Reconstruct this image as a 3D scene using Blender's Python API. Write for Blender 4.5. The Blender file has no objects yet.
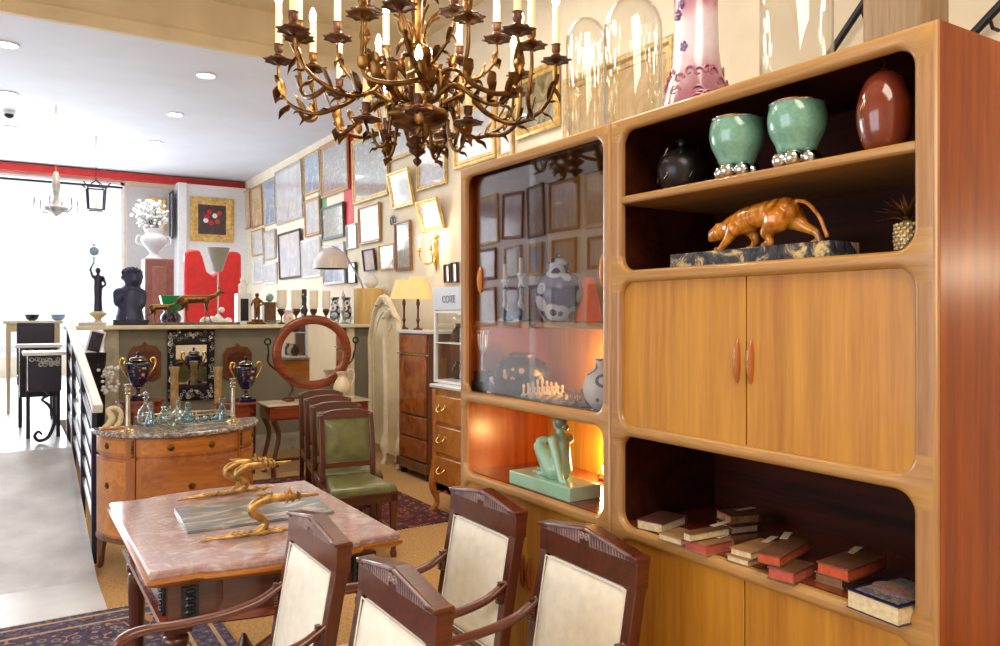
import bpy, bmesh, math, random
from math import sin, cos, pi, radians
from mathutils import Vector, Matrix
random.seed(7)
S = bpy.context.scene
COL = S.collection

# ---------------------------------------------------------------- camera
EYE = 1.6; FL = 780.0; YAW = radians(32.4); HV = 315.0
cd = bpy.data.cameras.new('camera'); cam = bpy.data.objects.new('camera', cd); COL.objects.link(cam)
cam.location = (0, 0, EYE); cam.rotation_euler = (pi/2, 0, -YAW)
cd.sensor_width = 36; cd.lens = FL/1000*36; cd.shift_y = -(323-HV)/1000; cd.clip_start = .02
S.camera = cam
S.view_settings.view_transform = 'Standard'; S.view_settings.look = 'None'
S.view_settings.gamma = 1; S.view_settings.use_curve_mapping = False
S.view_settings.exposure = 0.0

# ---------------------------------------------------------------- world and lights
W = bpy.data.worlds.new('world'); S.world = W; W.use_nodes = True
bg = W.node_tree.nodes['Background']; bg.inputs[0].default_value = (.93, .96, 1, 1); bg.inputs[1].default_value = 1.3
def area(name, loc, rot, size, power, color, sy=None):
    l = bpy.data.lights.new(name, 'AREA'); l.energy = power; l.color = color; l.size = size
    if sy: l.shape = 'RECTANGLE'; l.size_y = sy
    o = bpy.data.objects.new(name, l); o.location = loc; o.rotation_euler = rot; COL.objects.link(o); return o
def point(name, loc, power, color, r=.03, parent=None):
    l = bpy.data.lights.new(name, 'POINT'); l.energy = power; l.color = color; l.shadow_soft_size = r
    o = bpy.data.objects.new(name, l); o.location = loc; COL.objects.link(o); o.parent = parent; return o
area('window_daylight', (-.4, 17.1, 2.5), (radians(-90), 0, 0), 5.0, 520, (.9, .95, 1), 3.2)
area('side_fill_daylight', (-3.3, 2.2, 1.9), (radians(90), 0, radians(-90)), 3.4, 90, (.84, .91, 1), 2.4)  # added daylight fill outside the unseen side window
area('ceiling_fill_light', (.3, -.6, 3.9), (radians(18), 0, 0), 1.8, 100, (1, .9, .76))  # added soft fill behind the camera, no fixture belongs to it
area('ceiling_fill_light', (2.2, 5.2, 4.5), (0, 0, 0), 1.8, 80, (1, .9, .76))  # added fill over the near room, not a fixture
area('ceiling_fill_light', (1.2, 11.5, 4.2), (0, 0, 0), 2.6, 75, (1, .95, .9))  # broad fill added under the grey ceiling beside the downlights
WARM = (1, .8, .56)

# ---------------------------------------------------------------- picture geometry: a ray through a point of the photograph
def ray(u): d = u-500; return (FL*sin(YAW)+d*cos(YAW), FL*cos(YAW)-d*sin(YAW))
def at(u, v, X=None, Y=None, z=None):
    a, b = ray(u)
    t = X/a if X is not None else (Y/b if Y is not None else (z-EYE)/(HV-v))
    return Vector((a*t, b*t, EYE+(HV-v)*t))
def tt(u, X=None, Y=None):
    a, b = ray(u); return X/a if X is not None else Y/b

# ---------------------------------------------------------------- mesh builder
def cm(pts, n=6):
    """Catmull-Rom through points (tuples of any length)"""
    P = [tuple(p) for p in pts]; P = [tuple(2*a-b for a, b in zip(P[0], P[1]))]+P+[tuple(2*a-b for a, b in zip(P[-1], P[-2]))]
    out = []
    for i in range(1, len(P)-2):
        for k in range(n):
            t = k/n
            out.append(tuple(.5*((2*b)+(-a+c)*t+(2*a-5*b+4*c-d)*t*t+(-a+3*b-3*c+d)*t**3) for a, b, c, d in zip(P[i-1], P[i], P[i+1], P[i+2])))
    out.append(P[-2]); return out
def R3(x=0, y=0, z=0): return Matrix.Rotation(z, 4, 'Z')@Matrix.Rotation(y, 4, 'Y')@Matrix.Rotation(x, 4, 'X')
def T(x, y, z): return Matrix.Translation((x, y, z))
class MB:
    def __init__(s): s.v = []; s.f = []; s.M = None
    def add(s, vs, fs, M=None):
        o = len(s.v); m = M if s.M is None else (s.M if M is None else s.M@M)
        s.v += [tuple(m@Vector(p)) for p in vs] if m is not None else [tuple(p) for p in vs]
        s.f += [tuple(i+o for i in f) for f in fs]; return s
    def box(s, a, b, M=None):
        (x0, y0, z0), (x1, y1, z1) = a, b
        return s.add([(x0,y0,z0),(x1,y0,z0),(x1,y1,z0),(x0,y1,z0),(x0,y0,z1),(x1,y0,z1),(x1,y1,z1),(x0,y1,z1)],
                     [(3,2,1,0),(4,5,6,7),(0,1,5,4),(1,2,6,5),(2,3,7,6),(3,0,4,7)], M)
    def cb(s, c, d, M=None):
        return s.box([c[i]-d[i]/2 for i in range(3)], [c[i]+d[i]/2 for i in range(3)], M)
    def beam(s, p, q, w, h):
        p = Vector(p); q = Vector(q); d = q-p; L = d.length
        m = T(*p)@d.to_track_quat('X', 'Z').to_matrix().to_4x4()
        return s.box((0, -w/2, -h/2), (L, w/2, h/2), m)
    def prism(s, poly, z0, z1, M=None, top=None):
        n = len(poly); tp = top or poly
        return s.add([(x, y, z0) for x, y in poly]+[(x, y, z1) for x, y in tp],
                     [tuple(range(n))[::-1], tuple(range(n, 2*n))]+[(i, (i+1) % n, n+(i+1) % n, n+i) for i in range(n)], M)
    def stack(s, loops, M=None, caps=(1, 1)):
        n = len(loops[0]); vs = [p for l in loops for p in l]; fs = []
        for k in range(len(loops)-1):
            for i in range(n): j = (i+1) % n; fs.append((k*n+i, k*n+j, k*n+n+j, k*n+n+i))
        if caps[0]: fs.append(tuple(range(n))[::-1])
        if caps[1]: fs.append(tuple(range(len(vs)-n, len(vs))))
        return s.add(vs, fs, M)
    def lathe(s, prof, n=20, M=None, c=(0, 0, 0), sx=1, sy=1, a0=0, a1=2*pi, wav=None):
        full = abs(a1-a0-2*pi) < 1e-6; m = n if full else n+1; loops = []
        for r, z in prof:
            l = []
            for i in range(m):
                a = a0+(a1-a0)*i/n; q = r*(1+(wav(a, z) if wav else 0)); l.append((c[0]+q*cos(a)*sx, c[1]+q*sin(a)*sy, c[2]+z))
            loops.append(l)
        return s.stack(loops, M, (prof[0][0] > 1e-4, prof[-1][0] > 1e-4))
    def sph(s, c, r, n=12, M=None):
        if not hasattr(r, '__len__'): r = (r, r, r)
        m = max(4, n//2)
        loops = [[(c[0]+r[0]*max(sin(pi*k/m), .02)*cos(2*pi*i/n), c[1]+r[1]*max(sin(pi*k/m), .02)*sin(2*pi*i/n), c[2]-r[2]*cos(pi*k/m)) for i in range(n)] for k in range(m+1)]
        return s.stack(loops, M)
    def tube(s, pts, rad, n=8, M=None, flat=1, up=(0, 0, 1), caps=(1, 1)):
        P = [Vector(p[:3]) for p in pts]
        if not hasattr(rad, '__len__'): rad = [rad]*len(P)
        loops = []; prev = None
        for i, p in enumerate(P):
            d = (P[min(i+1, len(P)-1)]-P[max(i-1, 0)])
            d = d.normalized() if d.length > 1e-9 else Vector((0, 0, 1))
            u = prev if prev is not None else Vector(up)
            a = d.cross(u)
            if a.length < 1e-3: a = d.cross(Vector((1, .3, .2)))
            a.normalize(); b = a.cross(d).normalized(); prev = b
            loops.append([tuple(p+a*rad[i]*cos(2*pi*k/n)+b*rad[i]*flat*sin(2*pi*k/n)) for k in range(n)])
        return s.stack(loops, M, caps)
    def stube(s, pts, k=5, n=8, M=None, flat=1, up=(0, 0, 1)):
        """spline tube, points are (x, y, z, r)"""
        q = cm(pts, k); return s.tube(q, [max(p[3], .0004) for p in q], n, M, flat, up)
    def cap(s, p, r, q, r2, n=10, M=None):
        s.sph(p, r, n, M); s.sph(q, r2, n, M)
        return s.tube([p, q], [r, r2], n, M)
    def torus(s, c, R, r, n=20, m=8, M=None, a0=0, a1=2*pi):
        k = M if M is not None else Matrix()
        full = abs(a1-a0-2*pi) < 1e-6
        loops = []
        for i in range(n+1):
            a = a0+(a1-a0)*i/n
            loops.append([((R+r*cos(2*pi*j/m))*cos(a), (R+r*cos(2*pi*j/m))*sin(a), r*sin(2*pi*j/m)) for j in range(m)])
        return s.stack(loops, T(*c)@k, (not full, not full))
def link(name, me, parent=None):
    o = bpy.data.objects.new(name, me); COL.objects.link(o); o.parent = parent; return o
def part(name, mb, m, parent=None, label=None, bevel=0, smooth=35, sub=0, remesh=0, smo=4, solid=0, loc=None, seg=2):
    me = bpy.data.meshes.new(name); me.from_pydata(mb.v, [], mb.f)
    b = bmesh.new(); b.from_mesh(me); bmesh.ops.remove_doubles(b, verts=b.verts, dist=1e-5)
    bmesh.ops.recalc_face_normals(b, faces=b.faces); b.to_mesh(me); b.free()
    if smooth: me.shade_smooth(); me.set_sharp_from_angle(angle=radians(smooth))
    me.materials.append(m); o = link(name, me, parent)
    if loc is not None: o.location = loc
    if label: o['label'] = label
    if solid: q = o.modifiers.new('s', 'SOLIDIFY'); q.thickness = solid; q.offset = 0
    if remesh:
        q = o.modifiers.new('r', 'REMESH'); q.mode = 'VOXEL'; q.voxel_size = remesh; q.use_smooth_shade = True
        q = o.modifiers.new('m', 'SMOOTH'); q.iterations = smo; q.factor = .6
    if bevel: q = o.modifiers.new('b', 'BEVEL'); q.width = bevel; q.segments = seg; q.limit_method = 'ANGLE'; q.angle_limit = radians(40)
    if sub: q = o.modifiers.new('u', 'SUBSURF'); q.levels = sub; q.render_levels = sub
    return o
def tag(o, label, cat, group=None):
    o['label'] = label; o['category'] = cat
    if group: o['group'] = group
    return o
def thing(name, label, cat, loc=(0, 0, 0), rz=0, group=None, rot=None):
    o = bpy.data.objects.new(name, None); COL.objects.link(o); o.empty_display_size = .05
    o.location = loc; o.rotation_euler = rot or (0, 0, rz); return tag(o, label, cat, group)
def dup(root, loc=None, rz=None, label=None, scale=None):
    def cp(o, par):
        c = o.copy(); COL.objects.link(c); c.parent = par
        for ch in list(o.children): cp(ch, c)
        return c
    r = cp(root, None)
    if loc is not None: r.location = loc
    if rz is not None: r.rotation_euler = (0, 0, rz)
    if label: r['label'] = label
    if scale: r.scale = scale if hasattr(scale, '__len__') else (scale,)*3
    return r
def struct(name, mb, m, parent=None, **k):
    o = part(name, mb, m, parent, **k); o['kind'] = 'structure'; return o
YZX = Matrix(((0, 0, 1, 0), (1, 0, 0, 0), (0, 1, 0, 0), (0, 0, 0, 1)))   # (a,b,c) -> (c,a,b): polygon in the Y-Z plane, extruded along X
XZY = Matrix(((1, 0, 0, 0), (0, 0, -1, 0), (0, 1, 0, 0), (0, 0, 0, 1)))  # (a,b,c) -> (a,-c,b): polygon in the X-Z plane

# ---------------------------------------------------------------- materials
def srgb(c): return tuple(((x/255+.055)/1.055)**2.4 if x/255 > .04045 else x/255/12.92 for x in c)+(1,)
def base(name):
    m = bpy.data.materials.new(name); m.use_nodes = True; nt = m.node_tree; return m, nt, nt.nodes['Principled BSDF']
def nd(nt, t, **k):
    n = nt.nodes.new(t)
    for a, b in k.items():
        if a in n.inputs: n.inputs[a].default_value = b
        else: setattr(n, a, b)
    return n
def noise(nt, scale, sc=(1, 1, 1), detail=3, dist=0, rough=.5, gen='Object', loc=(0, 0, 0)):
    tc = nd(nt, 'ShaderNodeTexCoord'); mp = nd(nt, 'ShaderNodeMapping'); mp.inputs['Scale'].default_value = sc; mp.inputs['Location'].default_value = loc
    n = nd(nt, 'ShaderNodeTexNoise', Scale=scale, Detail=detail, Distortion=dist, Roughness=rough)
    nt.links.new(tc.outputs[gen], mp.inputs[0]); nt.links.new(mp.outputs[0], n.inputs['Vector']); return n
def ramp(nt, src, stops):
    r = nd(nt, 'ShaderNodeValToRGB'); e = r.color_ramp.elements
    while len(e) < len(stops): e.new(.5)
    for k, (p, c) in enumerate(stops): e[k].position = p; e[k].color = srgb(c)
    nt.links.new(src, r.inputs[0]); return r
def bump(nt, bs, src, st, d=.01):
    b = nd(nt, 'ShaderNodeBump', Strength=st, Distance=d); nt.links.new(src, b.inputs['Height']); nt.links.new(b.outputs[0], bs.inputs['Normal'])
def mat(name, c, rough=.5, metal=0, var=.1, scale=12, bmp=.1, coat=0, spec=.5, emit=None, es=0):
    m, nt, bs = base(name); n = noise(nt, scale, detail=4)
    lo = tuple(max(0, x*(1-var)) for x in c); hi = tuple(min(255, x*(1+var)) for x in c)
    r = ramp(nt, n.outputs[0], [(.3, lo), (.7, hi)]); nt.links.new(r.outputs[0], bs.inputs['Base Color'])
    bs.inputs['Roughness'].default_value = rough; bs.inputs['Metallic'].default_value = metal
    bs.inputs['Coat Weight'].default_value = coat; bs.inputs['Coat Roughness'].default_value = .08
    bs.inputs['Specular IOR Level'].default_value = spec
    if bmp: bump(nt, bs, n.outputs[0], bmp, .004)
    if emit: bs.inputs['Emission Color'].default_value = srgb(emit); bs.inputs['Emission Strength'].default_value = es
    return m
def wood(name, c1, c2, rough=.4, axis='z', scale=9, coat=.2, c3=None, stretch=.06, bmp=.12):
    m, nt, bs = base(name); sc = {'x': (stretch, 1, 1), 'y': (1, stretch, 1), 'z': (1, 1, stretch)}[axis]
    n = noise(nt, scale, sc, 5, 1.2, .6); n2 = noise(nt, scale*9, sc, 3, .3, .6)
    mx = nd(nt, 'ShaderNodeMath', operation='MULTIPLY_ADD'); mx.inputs[1].default_value = .35; nt.links.new(n2.outputs[0], mx.inputs[0])
    ad = nd(nt, 'ShaderNodeMath', operation='MULTIPLY'); ad.inputs[1].default_value = .66; nt.links.new(n.outputs[0], ad.inputs[0]); nt.links.new(ad.outputs[0], mx.inputs[2])
    st = [(.36, c2), (.62, c1)] if not c3 else [(.34, c3), (.47, c2), (.62, c1)]
    r = ramp(nt, mx.outputs[0], st); nt.links.new(r.outputs[0], bs.inputs['Base Color'])
    bs.inputs['Roughness'].default_value = rough; bs.inputs['Coat Weight'].default_value = coat; bs.inputs['Coat Roughness'].default_value = .12
    bump(nt, bs, mx.outputs[0], bmp, .002); return m
def marble(name, c1, c2, c3, scale=6, rough=.12, sc=(1, 1, 1)):
    m, nt, bs = base(name); n = noise(nt, scale, sc, 8, 1.8, .65)
    r = ramp(nt, n.outputs[0], [(.36, c1), (.5, c2), (.62, c3)]); nt.links.new(r.outputs[0], bs.inputs['Base Color'])
    bs.inputs['Roughness'].default_value = rough; return m
def thin_glass(name, tint=(1, 1, 1), refl=1.0, ior=1.5):
    m = bpy.data.materials.new(name); m.use_nodes = True; nt = m.node_tree; nt.nodes.clear()
    o = nd(nt, 'ShaderNodeOutputMaterial'); mx = nd(nt, 'ShaderNodeMixShader'); t = nd(nt, 'ShaderNodeBsdfTransparent'); g = nd(nt, 'ShaderNodeBsdfGlossy', Roughness=.01)
    f = nd(nt, 'ShaderNodeFresnel'); ge = nd(nt, 'ShaderNodeNewGeometry'); mr = nd(nt, 'ShaderNodeMapRange'); mr.inputs['To Min'].default_value = ior; mr.inputs['To Max'].default_value = 1/ior; nt.links.new(ge.outputs['Backfacing'], mr.inputs[0]); nt.links.new(mr.outputs[0], f.inputs[0]); k = nd(nt, 'ShaderNodeMath', operation='MULTIPLY'); k.inputs[1].default_value = refl; k.use_clamp = True
    t.inputs[0].default_value = (*tint, 1); nt.links.new(f.outputs[0], k.inputs[0]); nt.links.new(k.outputs[0], mx.inputs[0])
    nt.links.new(t.outputs[0], mx.inputs[1]); nt.links.new(g.outputs[0], mx.inputs[2]); nt.links.new(mx.outputs[0], o.inputs[0]); return m
def emis(name, c, s):
    m = bpy.data.materials.new(name); m.use_nodes = True; nt = m.node_tree; nt.nodes.clear()
    o = nd(nt, 'ShaderNodeOutputMaterial'); e = nd(nt, 'ShaderNodeEmission', Strength=s); e.inputs[0].default_value = (*c, 1); nt.links.new(e.outputs[0], o.inputs[0]); return m
def pattern(name, stops, scale=8, kind='voronoi', rough=.3, coat=0, sc=(1, 1, 1), metal=0):
    m, nt, bs = base(name); tc = nd(nt, 'ShaderNodeTexCoord'); mp = nd(nt, 'ShaderNodeMapping'); mp.inputs['Scale'].default_value = sc
    nt.links.new(tc.outputs['Object'], mp.inputs[0])
    if kind == 'voronoi': n = nd(nt, 'ShaderNodeTexVoronoi', Scale=scale)
    else: n = nd(nt, 'ShaderNodeTexNoise', Scale=scale, Detail=5, Distortion=1.5)
    nt.links.new(mp.outputs[0], n.inputs['Vector'])
    r = ramp(nt, n.outputs['Distance' if kind == 'voronoi' else 0], stops); r.color_ramp.interpolation = 'CONSTANT' if kind == 'voronoi' else 'LINEAR'
    nt.links.new(r.outputs[0], bs.inputs['Base Color']); bs.inputs['Roughness'].default_value = rough; bs.inputs['Coat Weight'].default_value = coat; bs.inputs['Metallic'].default_value = metal
    return m
M = {}
M['plaster'] = mat('cream_plaster', (238, 226, 202), .8, var=.03, scale=3)
M['ceil_beige'] = mat('beige_plaster', (226, 208, 172), .85, var=.05, scale=2)
M['ceil_grey'] = mat('pale_grey_paint', (220, 221, 228), .7, var=.015, scale=2)
M['white'] = mat('white_paint', (236, 236, 236), .5, var=.02)
M['redpaint'] = mat('red_paint', (205, 40, 38), .5, var=.05)
M['concrete'] = mat('grey_concrete', (204, 207, 216), .34, var=.1, scale=3.5, bmp=.2)
M['palestone'] = mat('pale_stone', (214, 216, 222), .3, var=.04, scale=4)
M['carpet'] = mat('tan_carpet', (186, 146, 94), .95, var=.12, scale=60, bmp=.5)
M['parapet'] = mat('grey_green_paint', (128, 124, 108), .55, var=.06, scale=4)
M['cream'] = mat('cream_paint', (228, 216, 188), .45, var=.05)
M['teak'] = wood('golden_teak_veneer', (200, 142, 46), (164, 104, 26), .42, 'z', 7, .12)
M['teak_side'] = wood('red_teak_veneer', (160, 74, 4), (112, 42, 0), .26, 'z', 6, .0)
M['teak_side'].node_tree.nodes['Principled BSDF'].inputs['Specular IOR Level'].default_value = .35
M['frame_v'] = wood('solid_teak_upright', (182, 136, 86), (146, 102, 58), .38, 'z', 12, .25)
M['frame_h'] = wood('solid_teak_rail', (186, 140, 80), (148, 104, 52), .36, 'y', 12, .3)
M['dark_in'] = wood('shade_darkened_teak', (74, 30, 14), (36, 14, 8), .5, 'y', 5, 0)  # teak painted darker to stand for the shade inside the units
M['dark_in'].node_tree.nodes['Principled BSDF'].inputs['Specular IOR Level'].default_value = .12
M['mahog'] = wood('dark_mahogany', (104, 50, 30), (60, 26, 16), .3, 'x', 7, .4)
M['mahog_z'] = wood('dark_mahogany_upright', (98, 48, 32), (56, 24, 18), .28, 'z', 7, .5)
M['redwood'] = wood('red_mahogany', (150, 68, 36), (96, 38, 22), .25, 'x', 6, .5)
M['walnut'] = wood('inlaid_walnut', (186, 112, 56), (140, 76, 34), .28, 'z', 5, .5)
M['walnut_d'] = wood('dark_walnut', (120, 68, 36), (78, 40, 22), .32, 'z', 5, .4)
M['burl'] = pattern('burl_veneer', [(.2, (96, 44, 18)), (.5, (158, 84, 34)), (.8, (196, 120, 56))], 5, 'noise', .25, .4)
M['honey'] = wood('honey_wood', (214, 140, 60), (176, 100, 34), .3, 'x', 6, .5)
M['leather_w'] = mat('cream_leather', (242, 236, 222), .38, var=.03, scale=30, bmp=.08)
M['leather_g'] = mat('green_leather', (100, 102, 62), .3, var=.12, scale=14, bmp=.15, coat=.2)
M['gilt'] = mat('worn_gilt', (176, 140, 84), .4, .8, .3, 30, .45)
M['giltframe'] = mat('gilt_frame', (200, 170, 116), .42, .35, .15, 20, .2)
M['bronze'] = mat('dark_gilt_bronze', (112, 80, 42), .34, .9, .35, 22, .35)
M['bronze_d'] = mat('brown_bronze', (92, 58, 40), .4, .5, .2, 18, .2)
M['brass'] = mat('brass', (214, 172, 96), .25, .9, .08)
M['silver'] = mat('polished_silver', (214, 214, 214), .12, 1, .04)
M['steel'] = mat('satin_steel', (190, 192, 196), .3, .9, .04)
M['iron'] = mat('black_iron', (30, 30, 40), .4, .4, .1)
M['navy'] = mat('dark_navy_paint', (34, 34, 58), .3, var=.08)
M['black'] = mat('black_lacquer', (22, 22, 28), .25, var=.1)
M['mirror'] = mat('mirror_glass', (232, 236, 238), .03, 1, 0, bmp=0)
M['candle'] = mat('ivory_candle_tube', (246, 228, 180), .45, var=.02, emit=(255, 214, 140), es=.22)
M['bulb'] = emis('lit_bulb', (1, .86, .62), 30)
M['dlight'] = emis('lit_downlight', (1, .98, .95), 22)
M['glass'] = thin_glass('window_glass', (.97, .98, .98), 1.1)
M['cabglass'] = thin_glass('smoked_cabinet_glass', (.92, .92, .94), 2.2, 1.5)
M['domeglass'] = thin_glass('dome_glass', (.985, .985, .98), 1.25)
M['blueglass'] = thin_glass('blue_glass', (.72, .87, .96), 2.6)
M['crystal'] = thin_glass('cut_crystal', (.86, .92, .93), 3.0)
M['paper'] = mat('aged_paper', (214, 196, 158), .9, var=.08, scale=80)
M['coral'] = mat('coral_page_edge', (190, 82, 48), .85, var=.08, scale=80)
M['pinkedge'] = mat('pink_page_edge', (184, 86, 72), .85, var=.08, scale=80)
M['cover_b'] = mat('brown_leather_cover', (100, 64, 42), .5, var=.15, scale=20)
M['cover_t'] = mat('tan_cover', (150, 108, 68), .6, var=.12, scale=20)
M['cover_d'] = mat('dark_brown_cover', (84, 50, 42), .4, var=.15, scale=20)
M['ivory'] = mat('ivory_ceramic', (236, 222, 188), .3, var=.03, coat=.3)
M['porcelain'] = mat('white_porcelain', (238, 238, 238), .2, var=.02, coat=.3)
M['cobalt'] = mat('cobalt_porcelain', (22, 24, 62), .15, var=.1, coat=.5)
# ================================================================ the room
XW = 4.12; YF = 16.3; ZC = 4.307; ZN = 4.8; YS = 8.3; MZ = .5; YP = 9.2
struct('floor', MB().box((.47, -2.5, -.1), (XW, 9.4, 0)), M['carpet'])
struct('floor', MB().box((-3, -2.5, -.1), (.47, 4.72, 0)), M['carpet'])
struct('floor_landing', MB().box((-3, 4.72, -.1), (.47, 5.28, .004)), M['palestone'])
b = MB(); b.add([(-3, 5.28, 0), (.47, 5.28, 0), (.47, 7.4, MZ), (-3, 7.4, MZ), (-3, 5.28, -.1), (.47, 5.28, -.1), (.47, 7.4, -.1), (-3, 7.4, -.1)],
                [(0, 1, 2, 3), (4, 5, 6, 7), (0, 1, 5, 4), (1, 2, 6, 5), (2, 3, 7, 6), (3, 0, 4, 7)])
struct('floor_ramp', b, M['concrete'], smooth=0)
struct('floor_mezzanine', MB().box((-3, 7.4, -.1), (.47, YF+.2, MZ)).box((.47, 9.4, -.1), (XW, YF+.2, MZ)), M['palestone'])
struct('ceiling', MB().box((-3.2, YS, ZC), (XW+.2, YF+.2, ZC+.2)), M['ceil_grey'])
struct('ceiling_beige', MB().box((-3.2, -2.5, ZN), (XW+.2, YS, ZN+.1)), M['ceil_beige'])
struct('trim_soffit', MB().box((-3.2, YS-.06, ZC), (XW, YS, ZC+.13)).box((-3.2, YS-.03, ZC+.13), (XW, YS, ZN)), M['ceil_beige'])
struct('wall_right', MB().box((XW, -2.5, 0), (XW+.2, YF+.2, ZN)), M['plaster'])
struct('wall_left', MB().box((-3.2, 4.2, 0), (-3, YF+.2, ZN)).box((-3.2, -2.7, 0), (-3, .2, ZN)).box((-3.2, .2, 0), (-3, 4.2, .7)).box((-3.2, .2, 3.1), (-3, 4.2, ZN)), M['white'])
struct('wall_back', MB().box((-3.2, -2.7, 0), (XW+.2, -2.5, ZN)), M['plaster'])
ws = struct('window_side_added', MB().box((-3.12, .2, .7), (-3.06, .26, 3.1)).box((-3.12, 4.14, .7), (-3.06, 4.2, 3.1)).box((-3.12, 2.17, .7), (-3.06, 2.23, 3.1)).box((-3.12, .2, .7), (-3.06, 4.2, .76)).box((-3.12, .2, 3.04), (-3.06, 4.2, 3.1)), M['white'])  # unseen window, added to let daylight into the near room
# far wall with the shop window
XJ = at(124, 250, Y=YF).x
struct('wall_far', MB().box((XJ, YF, MZ), (XW, YF+.2, ZC)).box((-3, YF, 4.1), (XJ, YF+.2, ZC)).box((-3, YF, MZ), (XJ, YF+.2, MZ+.35)), M['plaster'])
wf = struct('window_shop', MB().box((-3, YF-.02, MZ+.35), (XJ, YF+.05, MZ+.42)).box((-3, YF-.02, 4.05), (XJ, YF+.05, 4.1)).box((XJ-.06, YF-.02, MZ+.35), (XJ, YF+.05, 4.1)), M['white'])
struct('window_pane', MB().box((-3, YF+.06, MZ+.4), (XJ-.02, YF+.07, 4.07)), M['glass'], wf)
struct('ground_outside', MB().box((-14, YF+.25, .3), (14, YF+20, .4)), M['palestone'])
z1 = 1.6+152*tt(0, Y=YF)
struct('trim_beam_red', MB().box((-3, YF-.14, z1-.13), (XW, YF-.02, z1)), M['redpaint'])
tag(part('curtain_rail', MB().tube([(-3, YF-.2, 3.98), (XJ-.05, YF-.2, 3.98)], .022).box((-.4, YF-.2, 3.96), (-.37, YF, 4.0)).box((1.4, YF-.2, 3.96), (1.43, YF, 4.0)), M['iron']), 'thin black curtain rail across the top of the shop window', 'rail')
# pier between the alcove and the painting
p0 = at(178, 250, Y=YF-.4).x; p1 = at(187, 250, Y=YF-.4).x
struct('pillar_alcove', MB().box((p0, YF-.4, MZ), (p1, YF, z1-.13)), M['white'], bevel=.01)
struct('wall_alcove', MB().box((XJ+.05, YF-.03, MZ), (p0, YF-.005, 4.05)), mat('alcove_grey_paint', (196, 192, 190), .7, var=.02))
struct('wall_behind_red', MB().box((p1, YF-.3, MZ), (XW, YF, z1-.13)), M['white'])
# parapet that fronts the upper level
xa = at(106, 330, Y=YP).x; xb = XW
zt = 1.49
ppt = struct('wall_parapet', MB().box((xa, YP, 0), (xb, YP+.12, zt-.045)), M['parapet'])
struct('trim_parapet_post', MB().box((xa-.02, YP-.03, 0), (xa+.12, YP+.14, zt-.04)), mat('stone_grey_paint', (176, 168, 150), .6), bevel=.006)
struct('trim_counter_slab', MB().box((at(66, 322, Y=YP).x, YP-.14, zt-.045), (xb, YP+.42, zt)), M['cream'], bevel=.012)
struct('baseboard_parapet', MB().box((xa+.1, YP-.03, 0), (xb, YP, .2)), mat('pale_grey_plinth', (168, 164, 150), .5))
struct('trim_parapet_end', MB().box((XW-.55, YP-.05, 0), (XW-.45, YP, zt-.045)), M['cream'], bevel=.01)
# timber post behind the wall unit
pc = at(920, 10, X=2.4); pl = at(862, 10, X=2.4); pr = at(950, 10, Y=pc.y)
struct('pillar_timber', MB().box((2.4, pc.y, 0), (pr.x, pl.y, ZN)), wood('weathered_timber', (176, 152, 122), (132, 104, 78), .8, 'z', 8, 0), bevel=.01)
for (ua, va, ub, vb) in ((805, 91, 925, -89), (920, 90, 1070, -69)):
    q0, q1 = at(ua, va, X=XW-.09), at(ub, vb, X=XW-.09); b = MB().tube([q0, q1], .022, 10)
    for f in (.06, .5, .94): c = q0.lerp(q1, f); b.tube([c, c+Vector((.03, 0, -.05)), (XW, c.y, c.z-.05)], .009, 6)
    o = part('stair_handrail', b, M['iron'])
    tag(o, 'dark sloping iron bar %s the weathered timber post' % ('left of' if ua < 900 else 'right of'), 'handrail', 'sloping iron bars by the timber post')

# ---------------- downlights and security camera in the grey ceiling
dn = None
for k, (u, v, w) in enumerate(((7, 44, 1), (206, 75, 1), (175, 114, 1), (155, 142, 1), (8, 93, 1), (9, 127, 1), (138, 162, 1), (6, 152, 1))):
    p = at(u, v, z=ZC)
    where = ['largest round downlight at the left edge of the ceiling', 'nearest round downlight in the right-hand ceiling row', 'second round downlight of the right-hand ceiling row', 'third round downlight of the right-hand ceiling row',
             'round downlight just before the dome camera on the ceiling', 'round downlight just beyond the dome camera on the ceiling', 'farthest round downlight of the right-hand ceiling row', 'farthest round downlight at the left, near the red beam'][k]
    if dn is None:
        dn = thing('ceiling_downlight', where, 'downlight', p, 0, 'recessed downlights in the grey ceiling')
        part('trim_ring', MB().torus((0, 0, -.004), .1, .012, 28, 6), M['white'], dn)
        part('lamp', MB().lathe([(.092, -.012), (.05, -.02), (.0, -.022)], 24), M['dlight'], dn)
    else: dup(dn, p, 0, where)
p = at(9, 111, z=ZC)
c = thing('security_camera', 'small dark dome security camera on the grey ceiling', 'camera', p)
part('housing', MB().lathe([(.07, 0), (.075, -.03), (.06, -.045)], 20), M['white'], c)
part('dome', MB().lathe([(.058, -.045), (.05, -.08), (.025, -.1), (0, -.104)], 20), M['black'], c)

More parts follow.
